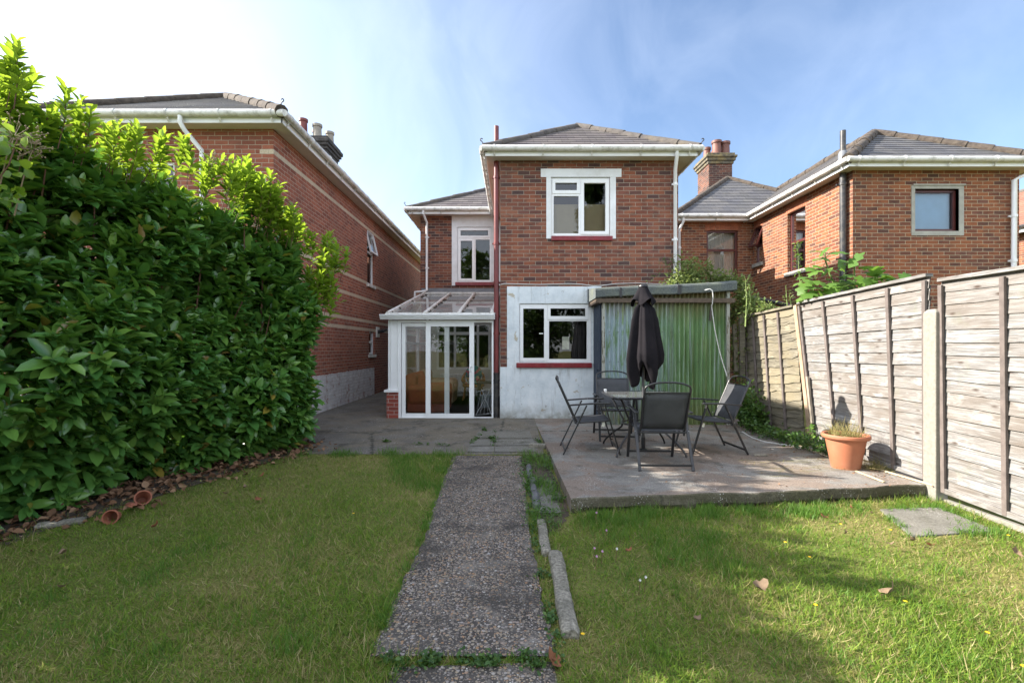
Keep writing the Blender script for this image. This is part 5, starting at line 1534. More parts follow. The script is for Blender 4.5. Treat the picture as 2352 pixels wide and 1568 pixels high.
# old pots under the hedge
za = crop(1.2736, 0, 1500)
for i, (x, y, r, tilt, lab) in enumerate(((578, 745, .055, 78, 'small old terracotta pot lying with its mouth to the lawn'), (725, 660, .062, 60, 'old terracotta pot half buried upright in leaf litter'), (655, 690, .045, 95, 'broken terracotta pot shard between the two old pots'))):
    p_ = GL(*za(x, y)); mb = MB()
    if i < 2: mb.lathe([(.001, 0), (r * .68, 0), (r, r * 1.8), (r * 1.12, r * 1.82), (r * 1.12, r * 2.2), (r * .95, r * 2.2), (r * .9, r * 1.8), (r * .6, .02)], (0, 0, -r * 1.1), 24)
    else:
        for k in range(8):
            a0_, a1_ = R(k * 18), R(k * 18 + 18)
            mb.poly((r * math.cos(a0_), r * math.sin(a0_), 0), (r * math.cos(a1_), r * math.sin(a1_), 0), (r * 1.2 * math.cos(a1_), r * 1.2 * math.sin(a1_), .1 + .02 * (k % 3)), (r * 1.2 * math.cos(a0_), r * 1.2 * math.sin(a0_), .1 + .02 * ((k + 2) % 3)))
    o = mb.build('terracotta_pot', M['terracotta_old'], None, smooth=40)
    if i == 2: mm = o.modifiers.new('thickness', 'SOLIDIFY'); mm.thickness = .008
    o.location = (p_.x, p_.y, p_.z + r * .8); o.rotation_euler = (R(tilt), 0, R(18 + 25 * i)); tag(o, lab, 'pot')
st_ = GL(*za(310, 765)); mb = MB(); mb.box(-.16, .16, -.05, .05, 0, .04); o = mb.build('stone', M['kerb'], None, bevel=.012); o.location = st_; o.rotation_euler = (0, 0, R(28)); tag(o, 'long pale stone under the hedge at the left', 'stone')
# ------------------------------------------------------------------ the laurel hedge
HA, HB = np.array([-2.98, 6.95]), np.array([-5.75, 0.6])
HL = float(np.linalg.norm(HB - HA))
HD = (HB - HA) / HL                          # along the face, towards the camera
HN = np.array([-HD[1], HD[0]])               # out of the face
if HN[0] < 0: HN = -HN
HT = 1.9                                     # thickness
def hedge_h(s):
    return 2.86 + .19 * np.minimum(s, 3.0) + .08 * np.sin(s * 2.1 + .5) + .07 * np.sin(s * 4.7) - .55 * np.exp(-(s / .38) ** 2)
def lump(a, b):
    return .15 * np.sin(a * 2.3 + b * 1.1) + .13 * np.sin(b * 2.9 - a * 1.2 + 1) + .09 * np.sin(a * 5.1 + b * 4.3) - .04
def hedge_points(n, depth, part):
    """points on the hedge's skin with their outward direction; depth pushes them inwards"""
    if part in ('face', 'low'):
        s = rng.uniform(-.1, HL, n) ; u = rng.uniform(0, 1, n) ** (1 if part == 'face' else 1.8)
        h = hedge_h(s) * u - .06
        base = HA[None] + HD[None] * s[:, None]
        out = lump(s, h) - (.16 + .22 * np.exp(-(s / 1.3) ** 2)) * np.exp(-((h) / .55) ** 2) - .40 * u ** 4 - depth + .12
        xy = base + HN[None] * out[:, None]
        nr = np.stack([np.full(n, HN[0]), np.full(n, HN[1]), .25 + .5 * u ** 3 - .5 * (1 - u) ** 3], -1)
    elif part == 'top':
        s = rng.uniform(0, HL, n); w = rng.uniform(.1, HT, n)
        h = hedge_h(s) + lump(s * 1.3, w * 2) * .9 - depth + .05
        xy = HA[None] + HD[None] * s[:, None] - HN[None] * w[:, None]
        nr = np.stack([rng.normal(0, .3, n), rng.normal(0, .3, n), np.ones(n)], -1)
    else:
        w = rng.uniform(0, HT, n); u = rng.uniform(0, 1, n)
        h = (hedge_h(w * 0 + .35)) * u - .04
        out = lump(w + 4, h) - .42 * np.exp(-((h) / .6) ** 2) - .20 * u ** 4 - depth + .10
        xy = HA[None] - HN[None] * w[:, None] - HD[None] * out[:, None]
        nr = np.stack([np.full(n, -HD[0]), np.full(n, -HD[1]), .25 + .5 * u ** 3 - .4 * (1 - u) ** 3], -1)
    g_ = np.array([gz(y) for y in xy[:, 1]])
    return np.column_stack([xy, h + g_]), unit(nr)
def shoots(pos, nr, up, spread, per, lmin, lmax, lean=.9, dens=False):
    """whorls of leaves along short shoots"""
    if dens:
        q = np.sin(pos[:, 0] * 5.3 + pos[:, 2] * 3.1) * np.sin(pos[:, 1] * 4.1 - pos[:, 2] * 4.7 + 1)
        keep = rng.random(len(pos)) < .80 + .45 * q
        pos, nr = pos[keep], nr[keep]
    n = len(pos)
    d = unit(nr * 1.0 + np.array([0, 0, up]) + rng.normal(0, spread, (n, 3)))
    A, N_, L, S = [], [], [], []
    ref = unit(np.cross(d, rng.normal(0, 1, (n, 3))))
    ref2 = np.cross(d, ref)
    ln = rng.uniform(.10, .22, n)
    for k in range(per):
        t = (k + .5) / per
        a = k * 2.4 + rng.uniform(-.3, .3, n)
        rad = ref * np.cos(a)[:, None] + ref2 * np.sin(a)[:, None]
        open_ = lean * (1.15 - .65 * t)
        ax = unit(d * (1.0 - .45 * open_) + rad * open_ + np.array([0, 0, -.12]) + rng.normal(0, .14, (n, 3)))
        A.append(ax); N_.append(unit(d + np.array([0, 0, .55]) + rng.normal(0, .18, (n, 3))))
        L.append(pos + d * (ln * (t - .6))[:, None]); S.append(rng.uniform(lmin, lmax, n) * (1.08 - .35 * t * t))
    return map(np.concatenate, (A, N_, L, S))
hedge = thing('laurel_hedge', 'tall glossy laurel hedge filling the left side of the lawn', 'hedge', (-4.3, 4.0, gz(4.0)))
allA, allN, allL, allS = [], [], [], []
for part, n, dep in (('face', 1500, 0.0), ('face', 1100, .14), ('face', 800, .34), ('face', 900, .55), ('face', 700, .8), ('face', 500, 1.1), ('low', 900, .3), ('low', 700, .7), ('end', 470, 0.0), ('end', 300, .2), ('end', 200, .5), ('top', 560, 0.0), ('top', 420, .2), ('top', 300, .5), ('top', 300, 1.0), ('top', 300, 1.7)):
    p_, n_ = hedge_points(n, dep, part)
    a, b, c, s_ = shoots(p_, n_, .85 if part != 'top' else .8, .38, 9, .115, .255, .78, dens=True)
    allA.append(a); allN.append(b); allL.append(c); allS.append(s_)
A, N_, L, S = map(np.concatenate, (allA, allN, allL, allS))
scatter('foliage', *LAUREL, frames(A, N_, S, S * rng.uniform(.38, .48, len(S)), S), L, M['laurel'], hedge, True)
# upright pale shoots along the top and far end
tips = []
for px, py in ((15, 175), (40, 150), (60, 215), (95, 245), (20, 250), (130, 260), (280, 330), (305, 320), (215, 290), (395, 350), (425, 340), (545, 415), (560, 395), (582, 420), (598, 405), (610, 425), (585, 450), (668, 500), (690, 515), (655, 480), (700, 540), (640, 455), (765, 575), (772, 562), (750, 600), (735, 630), (722, 655), (742, 618), (728, 680), (715, 640), (60, 290), (25, 310), (640, 470), (470, 385), (500, 400), (515, 390), (625, 440)):
    # meet the hedge face: solve along the view ray
    k = (px - CX) / F
    # x = k*y ; point on the face line
    t = (HA[0] - k * HA[1]) / (k * HD[1] - HD[0])
    y = HA[1] + HD[1] * t
    tips.append(P(px, py, y - rnd.uniform(-.1, .15)))
pos = np.array([tuple(v) for v in tips for _ in range(3)]) + rng.normal(0, .07, (3 * len(tips), 3)) * np.array([1.3, 1.3, .8])
dirs = unit(np.stack([rng.normal(.12, .2, len(pos)), rng.normal(-.05, .15, len(pos)), np.ones(len(pos))], -1))
pos_y = pos
YA, YN, YL, YS = [], [], [], []
for lvl in range(4):
    a, b, c, s_ = shoots(pos - dirs * (.085 * lvl), dirs, .5, .10, 6 if lvl else 8, .10, .165, .62 + .1 * lvl)
    YA.append(a); YN.append(b); YL.append(c); YS.append(s_)
p_, n_ = hedge_points(420, -.03, 'top')
keep_ = (p_[:, :2] - HA) @ HN > -.75
p_, n_ = p_[keep_], n_[keep_]
a, b, c, s_ = shoots(p_ + np.array([0, 0, .08]), n_, 1.2, .2, 8, .10, .16, .6)
YA.append(a); YN.append(b); YL.append(c); YS.append(s_)
A, N_, L, S = map(np.concatenate, (YA, YN, YL, YS))
scatter('young_foliage', *LAUREL, frames(A, N_, S, S * .40, S), L, M['laurel_young'], hedge, True)
s = MB()
for k in range(70):
    t = rnd.uniform(0, HL); w = rnd.uniform(.2, 1.2)
    b0 = HA + HD * t - HN * w
    p0_ = Vector((b0[0], b0[1], gz(b0[1])))
    tt = t + rnd.uniform(-.4, .4); e = HA + HD * tt - HN * rnd.uniform(-.05, .6)
    p1_ = Vector((e[0], e[1], rnd.uniform(1.5, 3.2)))
    m_ = p0_.lerp(p1_, .5) + Vector((rnd.uniform(-.2, .2), rnd.uniform(-.2, .2), .1))
    s.tube([p0_, m_, p1_], [.022, .016, .006], 6)
for p_, d_ in zip(pos_y, dirs):
    p_, d_ = Vector(p_), Vector(d_)
    s.tube([p_ + d_ * .04, p_ - d_ * .18, p_ - d_ * .36 + Vector((-.06, 0, -.08))], [.003, .004, .004], 6)
s.build('branches', M['stem_red'], hedge, smooth=60)

# dry seed heads and a vine scrambling over the hedge top
def seedhead(px, py, Y, n, spread, label):
    c = P(px, py, Y); mb = MB(); b0 = c + Vector((-.25, .1, -.5))
    mb.tube([b0, c - Vector((.05, 0, .12)), c], [.006, .004, .003], 5)
    for k in range(n):
        d = Vector((rnd.gauss(0, 1), rnd.gauss(0, 1), rnd.gauss(.3, .8))).normalized() * spread * rnd.uniform(.4, 1)
        q0 = c + d * .15; q1 = c + d
        mb.tube([q0, q1], .0022, 4)
        for j in range(3):
            e = q1 + Vector((rnd.uniform(-.025, .025), rnd.uniform(-.025, .025), rnd.uniform(-.02, .03)))
            mb.tube([q1, e], .0016, 4); mb.lathe([(.001, -.008), (.008, 0), (.001, .008)], e, 5)
    return tag(mb.build('seed_head', M['seed']), label, 'seed head')
seedhead(32, 315, 3.75, 26, .20, 'largest dry seed head at the left end of the hedge top')
seedhead(75, 345, 3.9, 16, .14, 'smaller dry seed head beside the largest one on the hedge')
seedhead(492, 368, 5.6, 16, .14, 'dry brown seed head above the middle of the hedge top')
vn = thing('vine', 'yellow green vine leaves scrambling over the left end of the hedge', 'vine', P(20, 400, 3.4))
n = 80; pos = np.array([tuple(P(rng.uniform(-60, 60), rng.uniform(300, 470), rng.uniform(3.45, 3.75))) for _ in range(n)])
S = rng.uniform(.06, .10, n)
scatter('leaves', *SMALL, frames(rng.normal(0, 1, (n, 3)), np.array([.5, -.5, .8]) + rng.normal(0, .4, (n, 3)), S, S * .9, S), pos, M['laurel_young'], vn, True)
s = MB(); s.tube([P(-40, 480, 3.6), P(-10, 420, 3.55), P(20, 380, 3.55), P(40, 320, 3.6)], .005, 5); s.build('stem', M['stem_red'], vn)

# leaf litter below the hedge
n = 2000
s_ = rng.uniform(-.2, HL - .5, n); o = rng.normal(-.05, .30, n)
xy = HA[None] + HD[None] * s_[:, None] + HN[None] * o[:, None]
S = rng.uniform(.035, .10, n)
pos = np.column_stack([xy, np.array([gz(y) for y in xy[:, 1]]) + rng.uniform(.012, .05, n)])
tag(scatter('leaf_litter', *SMALL, frames(rng.normal(0, 1, (n, 3)) * np.array([1, 1, .3]), np.array([0, 0, 1]) + rng.normal(0, .5, (n, 3)), S, S * rng.uniform(.5, .9, n), S * 1.6), pos, M['litter'], None, True), kind='stuff')

# ------------------------------------------------------------------ grass
def in_poly_path(x, y):
    yy = np.array([p[1] for p in PATH_L]); l = np.interp(y, yy, [p[0] for p in PATH_L]); r = np.interp(y, [p[1] for p in PATH_R], [p[0] for p in PATH_R])
    p1 = (x > l + .01) & (x < r - .01) & (y > PATH_L[0][1]) & (y < PATH_L[-1][1])
    p2 = (x > -.55) & (x < .22) & (y <= PATH_L[0][1] - .06)
    return p1 | p2
def lawn_pts(n, y0, y1):
    y = rng.uniform(y0, y1, n); x = rng.uniform(-1, 1, n) * (1.12 * y + 1.0)
    hx = HA[0] + (HA[1] - y) / (HA[1] - HB[1]) * (HB[0] - HA[0])
    ok = (x > hx + .30 + rng.normal(0, .10, n)) & (x < FX - .03) & ~in_poly_path(x, y)
    py = np.interp(x, [FL[0], FR[0]], [FL[1], FR[1]])
    ok &= ~((x > FL[0] - .02) & (y > py - .02))
    ok &= ~((x > .12) & (x < FL[0]) & (y > 4.12))
    yard = 6.46 + .05 * np.sin(x * 5) + .03 * np.sin(x * 17)
    ok &= y < yard
    sx_, sy_ = [p.x for p in sl_], [p.y for p in sl_]
    def inside(qx, qy):
        r_ = np.ones(len(qx), bool); sg = None
        for i in range(4):
            a, b_ = i, (i + 1) % 4
            cr = (sx_[b_] - sx_[a]) * (qy - sy_[a]) - (sy_[b_] - sy_[a]) * (qx - sx_[a])
            r_ &= cr < 0.02
        return r_
    ok &= ~inside(x, y)
    return x[ok], y[ok]
X, Y_ = [], []
for n, a, b_ in ((105000, 1.55, 3.0), (90000, 3.0, 4.7), (62000, 4.7, 6.55)):
    x, y = lawn_pts(n, a, b_); X.append(x); Y_.append(y)
X, Y_ = np.concatenate(X), np.concatenate(Y_)
def patchy(x, y): return .5 + .25 * np.sin(x * 2.1 + y * 1.3) + .18 * np.sin(x * 4.3 - y * 3.7 + 1) + .14 * np.sin(x * 9.1 + y * 7.3 + 2)
n = len(X)
hgt = (.024 + .034 * np.clip(patchy(X, Y_), 0, 1)) * rng.uniform(.6, 1.5, n) * np.where(rng.random(n) < .08, 1.7, 1)
py = np.interp(X, [FL[0], FR[0]], [FL[1], FR[1]])
edge_ = np.exp(-np.clip(py - Y_, 0, 9) / .22) * (X > .5) * (Y_ < py)
hgt *= 1 + .5 * edge_
lt = np.exp(-(((X + .95) / .35) ** 2 + ((Y_ - 5.6) / .8) ** 2)); hgt *= 1 + 1.3 * lt
pos = np.column_stack([X, Y_, np.array([gz(v) for v in Y_]) - .002])
ax = np.stack([rng.normal(0, 1.25, n), rng.normal(0, 1.25, n), rng.uniform(.35, 1.1, n)], -1)
nr = np.stack([rng.normal(0, .45, n), rng.normal(0, .45, n), np.ones(n)], -1)
tag(scatter('grass', *BLADE, frames(ax, nr, hgt, rng.uniform(.003, .0062, n), hgt), pos, M['grass']), kind='stuff')
# longer tufts: along the patio front, the path edges, the yard edge
tx, ty, th = [], [], []
def tuft(cx_, cy_, r_, n, h):
    tx.append(rng.normal(cx_, r_, n)); ty.append(rng.normal(cy_, r_, n)); th.append(rng.uniform(.5, 1.2, n) * h)
for k in range(46):
    t = rnd.random() ** 1.3; x = FL[0] + .05 + t * 2.7; y = np.interp(x, [FL[0], FR[0]], [FL[1], FR[1]]) - rnd.uniform(.07, .30); tuft(x, y, .06, 110, rnd.uniform(.05, .10))
for k in range(26): tuft(rnd.uniform(.7, 1.7), rnd.uniform(3.2, 4.1), .09, 70, rnd.uniform(.05, .11))
for k in range(20): tuft(PATH_L[-2][0] - rnd.uniform(.03, .7), rnd.uniform(5.0, 6.4), .09, 90, rnd.uniform(.06, .12))
for k in range(16): tuft(rnd.uniform(-2.8, -.75), 6.42 + rnd.uniform(-.06, .05), .06, 60, rnd.uniform(.05, .11))
for k in range(60):
    t = rnd.random(); y = PATH_L[0][1] + t * (PATH_L[-1][1] - PATH_L[0][1]); tuft(float(np.interp(y, [p[1] for p in PATH_L], [p[0] for p in PATH_L])) - .025, y, .022, 22, rnd.uniform(.035, .07))
for k in range(90): tuft(rnd.uniform(-3.0, 3.9), rnd.uniform(1.9, 4.1), .05, 40, rnd.uniform(.035, .065))
for k in range(22):
    a_, b_ = sl_[k % 4], sl_[(k + 1) % 4]; t = rnd.random(); tuft(a_.x + (b_.x - a_.x) * t, a_.y + (b_.y - a_.y) * t, .03, 40, .055)
for px_, py_ in ((690, 1490), (650, 1500), (660, 1475), (560, 1440), (330, 1330), (370, 1310), (1960, 1180), (2080, 1170), (2150, 1165), (2240, 1220), (2300, 1230)):
    p_ = GL(px_, py_); tuft(p_.x, p_.y, .06, 60, .08)
TX, TY, TH = np.concatenate(tx), np.concatenate(ty), np.concatenate(th)
ok = ~in_poly_path(TX - .03, TY) | (TX > .3); TX, TY, TH = TX[ok], TY[ok], TH[ok]; n = len(TX)
pos = np.column_stack([TX, TY, np.array([gz(v) for v in TY])])
tag(scatter('long_grass', *BLADE, frames(np.stack([rng.normal(0, .35, n), rng.normal(0, .35, n), np.ones(n)], -1), np.stack([rng.normal(0, 1, n), rng.normal(0, 1, n), np.zeros(n)], -1), TH, rng.uniform(.003, .006, n), TH * 1.6), pos, M['grass_long']), kind='stuff')
# weeds in the strip between path and patio and in the yard joints
wx, wy, wz = [], [], []
def weed(x, y, z, r_, n): wx.append(rng.normal(x, r_, n)); wy.append(rng.normal(y, r_, n)); wz.append(np.full(n, z) + np.abs(rng.normal(0, r_ * .9, n)))
for k in range(46): y = rnd.uniform(4.0, 6.4); weed(rnd.uniform(.12, .46), y, gz(y) + .01, .04, 26)
for k in range(24): t = rnd.random(); y = PATH_R[0][1] + t * 3.6; weed(float(np.interp(y, [p[1] for p in PATH_R], [p[0] for p in PATH_R])) + .02, y, gz(y), .022, 18)
for k in range(26): weed(-.62 + rnd.random() * .86, PATH_L[0][1] - .04 + rnd.uniform(-.03, .03), gz(2.3) + .008, .02, 22)
for (a, b_) in (((955, 1530), (1055, 1440)), ((1185, 1410), (1175, 1560)), ((1130, 1470), (1190, 1470)), ((1080, 1390), (1100, 1400)), ((200, 1495), (220, 1500)), ((440, 1520), (840, 1540)), ((1560, 1480), (1600, 1520))):
    for k in range(7):
        t = rnd.random(); p_ = GL(*zB(a[0] + (b_[0] - a[0]) * t, a[1] + (b_[1] - a[1]) * t)); weed(p_.x, p_.y, p_.z + .008, .02, 16)
WX, WY, WZ = np.concatenate(wx), np.concatenate(wy), np.concatenate(wz); n = len(WX); S = rng.uniform(.014, .034, n)
tag(scatter('weeds', *SMALL, frames(np.stack([rng.normal(0, 1, n), rng.normal(0, 1, n), rng.uniform(-.1, .9, n)], -1), np.array([0, 0, 1]) + rng.normal(0, .4, (n, 3)), S, S * .7, S), np.column_stack([WX, WY, WZ]), M['bramble'], None, True), kind='stuff')
TX = rng.uniform(.13, .5, 2600); TY = rng.uniform(4.0, 6.5, 2600)
keep = rng.random(2600) < .35 + .4 * np.sin(TY * 6 + TX * 9) ; TX, TY = TX[keep], TY[keep]; n = len(TX); TH = rng.uniform(.05, .16, n)
tag(scatter('long_grass', *BLADE, frames(np.stack([rng.normal(0, .4, n), rng.normal(0, .4, n), np.ones(n)], -1), np.stack([rng.normal(0, 1, n), rng.normal(0, 1, n), np.zeros(n)], -1), TH, rng.uniform(.003, .006, n), TH * 1.6), np.column_stack([TX, TY, np.array([gz(v) for v in TY])]), M['grass_long']), kind='stuff')

# dry straw and scraps on the patio by the fence
n = 170
TX = rng.uniform(2.6, 4.1, n); TY = 5.0 + (TX - 2.6) * .35 + np.abs(rng.normal(.15, .35, n)); TH = rng.uniform(.10, .42, n)
tag(scatter('dry_straw', *BLADE, frames(np.stack([rng.normal(1, .5, n), rng.normal(-.25, .4, n), rng.uniform(0, .06, n)], -1), np.tile([0, 0, 1.0], (n, 1)), TH, rng.uniform(.003, .006, n), TH * .1), np.column_stack([TX, TY, rng.uniform(.008, .02, n)]), M['grass_dry']), kind='stuff')
n = 520
TX = np.concatenate([rng.uniform(.6, 4.1, 220), 4.05 - np.abs(rng.normal(0, .22, 300))]); TY = np.concatenate([rng.uniform(4.7, 8.6, 220), rng.uniform(5.0, 8.4, 300)]); S = rng.uniform(.008, .038, n)
tag(scatter('leaf_litter', *SMALL, frames(rng.normal(0, 1, (n, 3)) * np.array([1, 1, .2]), np.array([0, 0, 1]) + rng.normal(0, .3, (n, 3)), S, S * .7, S), np.column_stack([TX, TY, np.full(n, .012)]), M['litter'], None, True), kind='stuff')

# grass in the pot and beside it
pg = thing('potted_grass', 'straggly drying grass growing out of the terracotta pot', 'plant', (POT.x, POT.y, POT.z + .345))
n = 330; a = rng.uniform(0, 6.28, n); r_ = .165 * np.sqrt(rng.random(n))
pos = np.column_stack([POT.x + r_ * np.cos(a), POT.y + r_ * np.sin(a), np.full(n, POT.z + .345)])
TH = rng.uniform(.06, .24, n); TH[:8] = rng.uniform(.28, .42, 8)
scatter('blades', *BLADE, frames(np.stack([rng.normal(0, .5, n), rng.normal(0, .5, n), np.ones(n)], -1), np.stack([rng.normal(0, 1, n), rng.normal(0, 1, n), np.zeros(n)], -1), TH, rng.uniform(.003, .006, n), TH * 1.8), pos, M['grass_dry'], pg)
dt = GP(*z7(1010, 1250)); n = 240
dg = thing('grass_tuft', 'drying grass tuft on the patio between the pot and the fence foot', 'grass', dt)
TH = rng.uniform(.06, .20, n)
scatter('blades', *BLADE, frames(np.stack([rng.normal(0, .8, n), rng.normal(0, .8, n), np.ones(n) * .8], -1), np.stack([rng.normal(0, 1, n), rng.normal(0, 1, n), np.zeros(n)], -1), TH, rng.uniform(.003, .005, n), TH * 1.8), np.column_stack([rng.normal(dt.x, .07, n), rng.normal(dt.y, .06, n), np.zeros(n)]), M['grass_dry'], dg)

# ------------------------------------------------------------------ shrubs behind the shed and fence
def leafy(name, label, cat, base, stems, nleaf, size, mat, stem_mat, spread, wide=.6, group=None, r0=.012, up=.25, droop=0):
    """stems are point lists; leaves sit along their outer two thirds on short twigs"""
    t = thing(name, label, cat, base, group)
    mb = MB(); pos, dr = [], []
    for st_ in stems:
        st_ = [Vector(p) for p in st_]
        k = len(st_)
        mb.tube(st_, [r0 * (1 - .75 * i / (k - 1)) for i in range(k)], 6)
        tot = nleaf // len(stems)
        for _ in range(tot):
            u = (.15 + .85 * rnd.random() ** .8) * (k - 1)
            i = min(int(u), k - 2); p = st_[i].lerp(st_[i + 1], u - i)
            d = Vector((rnd.gauss(0, 1), rnd.gauss(0, 1), rnd.gauss(up, .8))).normalized()
            pos.append(p + d * spread * rnd.random()); dr.append(d)
    mb.build('stem', stem_mat, t, smooth=60)
    pos = np.array([tuple(p) for p in pos]); dr = np.array([tuple(d) for d in dr]); n = len(pos)
    S = rng.uniform(size * .7, size * 1.3, n)
    scatter('foliage', *SMALL, frames(dr + np.array([0, 0, -droop]) + rng.normal(0, .3, (n, 3)), np.array([0, 0, .9]) + dr * .3 + rng.normal(0, .45, (n, 3)), S, S * wide, S), pos, mat, t, True)
    return t
def zz(*pts): return [P(x, y, Y) for x, y, Y in pts]
ap = [zz((1640, 760, 9.0), (1600, 680, 8.9), (1560, 640, 8.8), (1530, 665, 8.6)), zz((1640, 760, 9.0), (1620, 660, 9.0), (1590, 615, 9.0), (1570, 600, 8.9)), zz((1650, 760, 9.0), (1640, 680, 9.0), (1630, 630, 9.1), (1615, 615, 9.1)),
      zz((1650, 760, 9.0), (1660, 690, 8.9), (1670, 650, 8.9), (1680, 640, 8.9)), zz((1660, 760, 9.0), (1690, 700, 8.8), (1705, 660, 8.8), (1700, 650, 8.8)), zz((1640, 720, 9.0), (1610, 670, 8.8), (1575, 665, 8.7), (1540, 668, 8.65)), zz((1640, 720, 9.0), (1600, 640, 9.0), (1575, 625, 8.9), (1555, 640, 8.8)), zz((1660, 760, 8.9), (1690, 720, 8.7), (1712, 690, 8.6), (1718, 680, 8.6)), zz((1640, 720, 9.0), (1610, 660, 9.0), (1585, 640, 8.9), (1570, 655, 8.8)), zz((1650, 740, 9.0), (1655, 660, 9.0), (1645, 640, 9.0), (1660, 655, 9.0))]
leafy('apple_tree', 'small leafy apple tree spilling over the shed roof', 'tree', P(1645, 900, 9.0), ap + [zz((1645, 960, 9.0), (1648, 860, 9.0), (1645, 740, 9.0))], 3600, .066, M['apple'], M['bark'], .20, .55, r0=.022)
ap2 = [zz((1700, 970, 8.75), (1700, 880, 8.75), (1690, 800, 8.7), (1700, 720, 8.7)), zz((1705, 970, 8.75), (1710, 900, 8.6), (1700, 820, 8.6), (1712, 750, 8.6)), zz((1695, 960, 8.75), (1690, 880, 8.8), (1684, 790, 8.8), (1690, 700, 8.8)), zz((1700, 760, 8.6), (1735, 712, 8.3), (1775, 705, 8.0)), zz((1700, 740, 8.6), (1720, 700, 8.5), (1735, 690, 8.4))]
leafy('climber', 'leafy climber filling the gap between the shed and the fence', 'climber', P(1700, 970, 8.7), ap2, 1500, .06, M['apple'], M['bark'], .15, .6)
tw = [zz((1545, 640, 8.95), (1530, 610, 8.9), (1500, 640, 8.9), (1480, 660, 8.9)), zz((1550, 640, 8.95), (1540, 615, 8.9), (1520, 600, 8.9)), zz((1560, 650, 8.95), (1548, 600, 8.9), (1545, 585, 8.9))]
leafy('branch', 'sparse dark twiggy branches reaching across the house wall', 'branch', P(1550, 650, 8.95), tw, 90, .04, M['bramble'], M['bark'], .07, .5, r0=.007)
iv = []
for k in range(16):
    x = rnd.uniform(1690, 1745); y = rnd.uniform(860, 985); Yb = F * 3.98 / (x - CX)
    iv.append([Vector((3.98, Yb, .02)), Vector((3.95, Yb - .1, .25)), Vector((3.9 + rnd.uniform(-.2, .1), Yb - rnd.uniform(0, .4), rnd.uniform(.1, .75)))])
leafy('bramble', 'dark bramble clump at the corner of the shed and the fence foot', 'bramble', (3.95, 8.0, 0), iv, 1500, .055, M['bramble'], M['stem_green'], .16, .75)
iv = []
for k in range(14):
    y = 8.1 - k * .155; iv.append([Vector((4.02, y, .01)), Vector((3.92 + rnd.uniform(-.1, .05), y - .1, .08)), Vector((3.8 + rnd.uniform(-.15, .15), y - .2, .05 + rnd.uniform(0, .16)))])
leafy('ivy', 'low ivy trailing along the foot of the oldest fence panel', 'ivy', (3.9, 7.2, 0), iv, 1300, .045, M['bramble'], M['stem_green'], .10, .8)
sp_ = f7(640, 1040, -.08)
leafy('bramble_sprig', 'green bramble sprig growing up the foot of the leaning post', 'bramble', (sp_.x, sp_.y, 0), [[(sp_.x, sp_.y, 0), (sp_.x, sp_.y, .12), (sp_.x - .02, sp_.y, .28)], [(sp_.x, sp_.y + .1, 0), (sp_.x - .08, sp_.y + .05, .12)]], 46, .055, M['fig'], M['stem_green'], .08, .75)
for (x, y0_, y1_, lab) in ((1805, 700, 660, 'thin leafy sprig showing above the oldest fence panel'), (1712, 690, 640, 'grey green sprig standing above the right end of the shed roof')):
    Y = 8.0
    leafy('sprig', lab, 'sprig', P(x, y0_ + 60, Y), [zz((x, y0_ + 60, Y), (x + 3, y0_, Y), (x, y1_, Y)), zz((x, y0_ + 40, Y), (x + 12, y0_, Y), (x + 8, y1_ + 15, Y))], 60, .05, M['apple'], M['stem_green'], .08, .4)
# fig: big lobed leaves on pale stems
def fig_leaf():
    prof = [(0, .0), (.10, .16), (.22, .40), (.33, .52), (.40, .42), (.46, .25), (.55, .33), (.66, .42), (.74, .36), (.80, .20), (.86, .14), (.94, .10), (1.0, 0)]
    v = [(0, t, .06 * math.sin(t * 3) - .16 * t * t) for t, _ in prof]
    k = len(prof)
    for sgn in (-1, 1):
        v += [(sgn * w, t + (.06 if w > .3 else 0), .05 * w + .06 * math.sin(t * 3) - .16 * t * t - .25 * w * w) for t, w in prof]
    f = []
    for i in range(k - 1):
        f += [(i, i + 1, k + i + 1, k + i), (i, 2 * k + i, 2 * k + i + 1, i + 1)]
    return v, f
fg = thing('fig_tree', 'young fig tree with big lobed leaves rising behind the fence', 'tree', (5.0, 7.0, 0))
z6 = crop(2.94, 3000, 750)
def zf(*pts): return [P(*z6(x, y), Y) for x, y, Y in pts]
fst = [zf((1060, 1500, 6.9), (1020, 1200, 6.9), (930, 1000, 6.9), (890, 860, 6.9), (880, 760, 6.9)), zf((1220, 1450, 6.7), (1225, 1150, 6.7), (1228, 940, 6.7), (1225, 880, 6.7)), zf((1400, 1400, 6.5), (1480, 1150, 6.5), (1505, 1030, 6.5), (1510, 990, 6.5)), zf((700, 1500, 7.1), (620, 1250, 7.1), (600, 1100, 7.1)), zf((1300, 1400, 6.6), (1340, 1200, 6.6), (1360, 1100, 6.6)), zf((1700, 1250, 6.3), (1780, 1100, 6.3), (1830, 1060, 6.3)), zf((800, 1500, 7.0), (740, 1250, 7.0), (760, 1100, 7.0))]
s = MB()
for st_ in fst: s.tube(st_, [.016 - .009 * i / (len(st_) - 1) for i in range(len(st_))], 7)
for st_ in fst[:1]: pass
s.build('stem', M['stem_green'], fg, smooth=60)
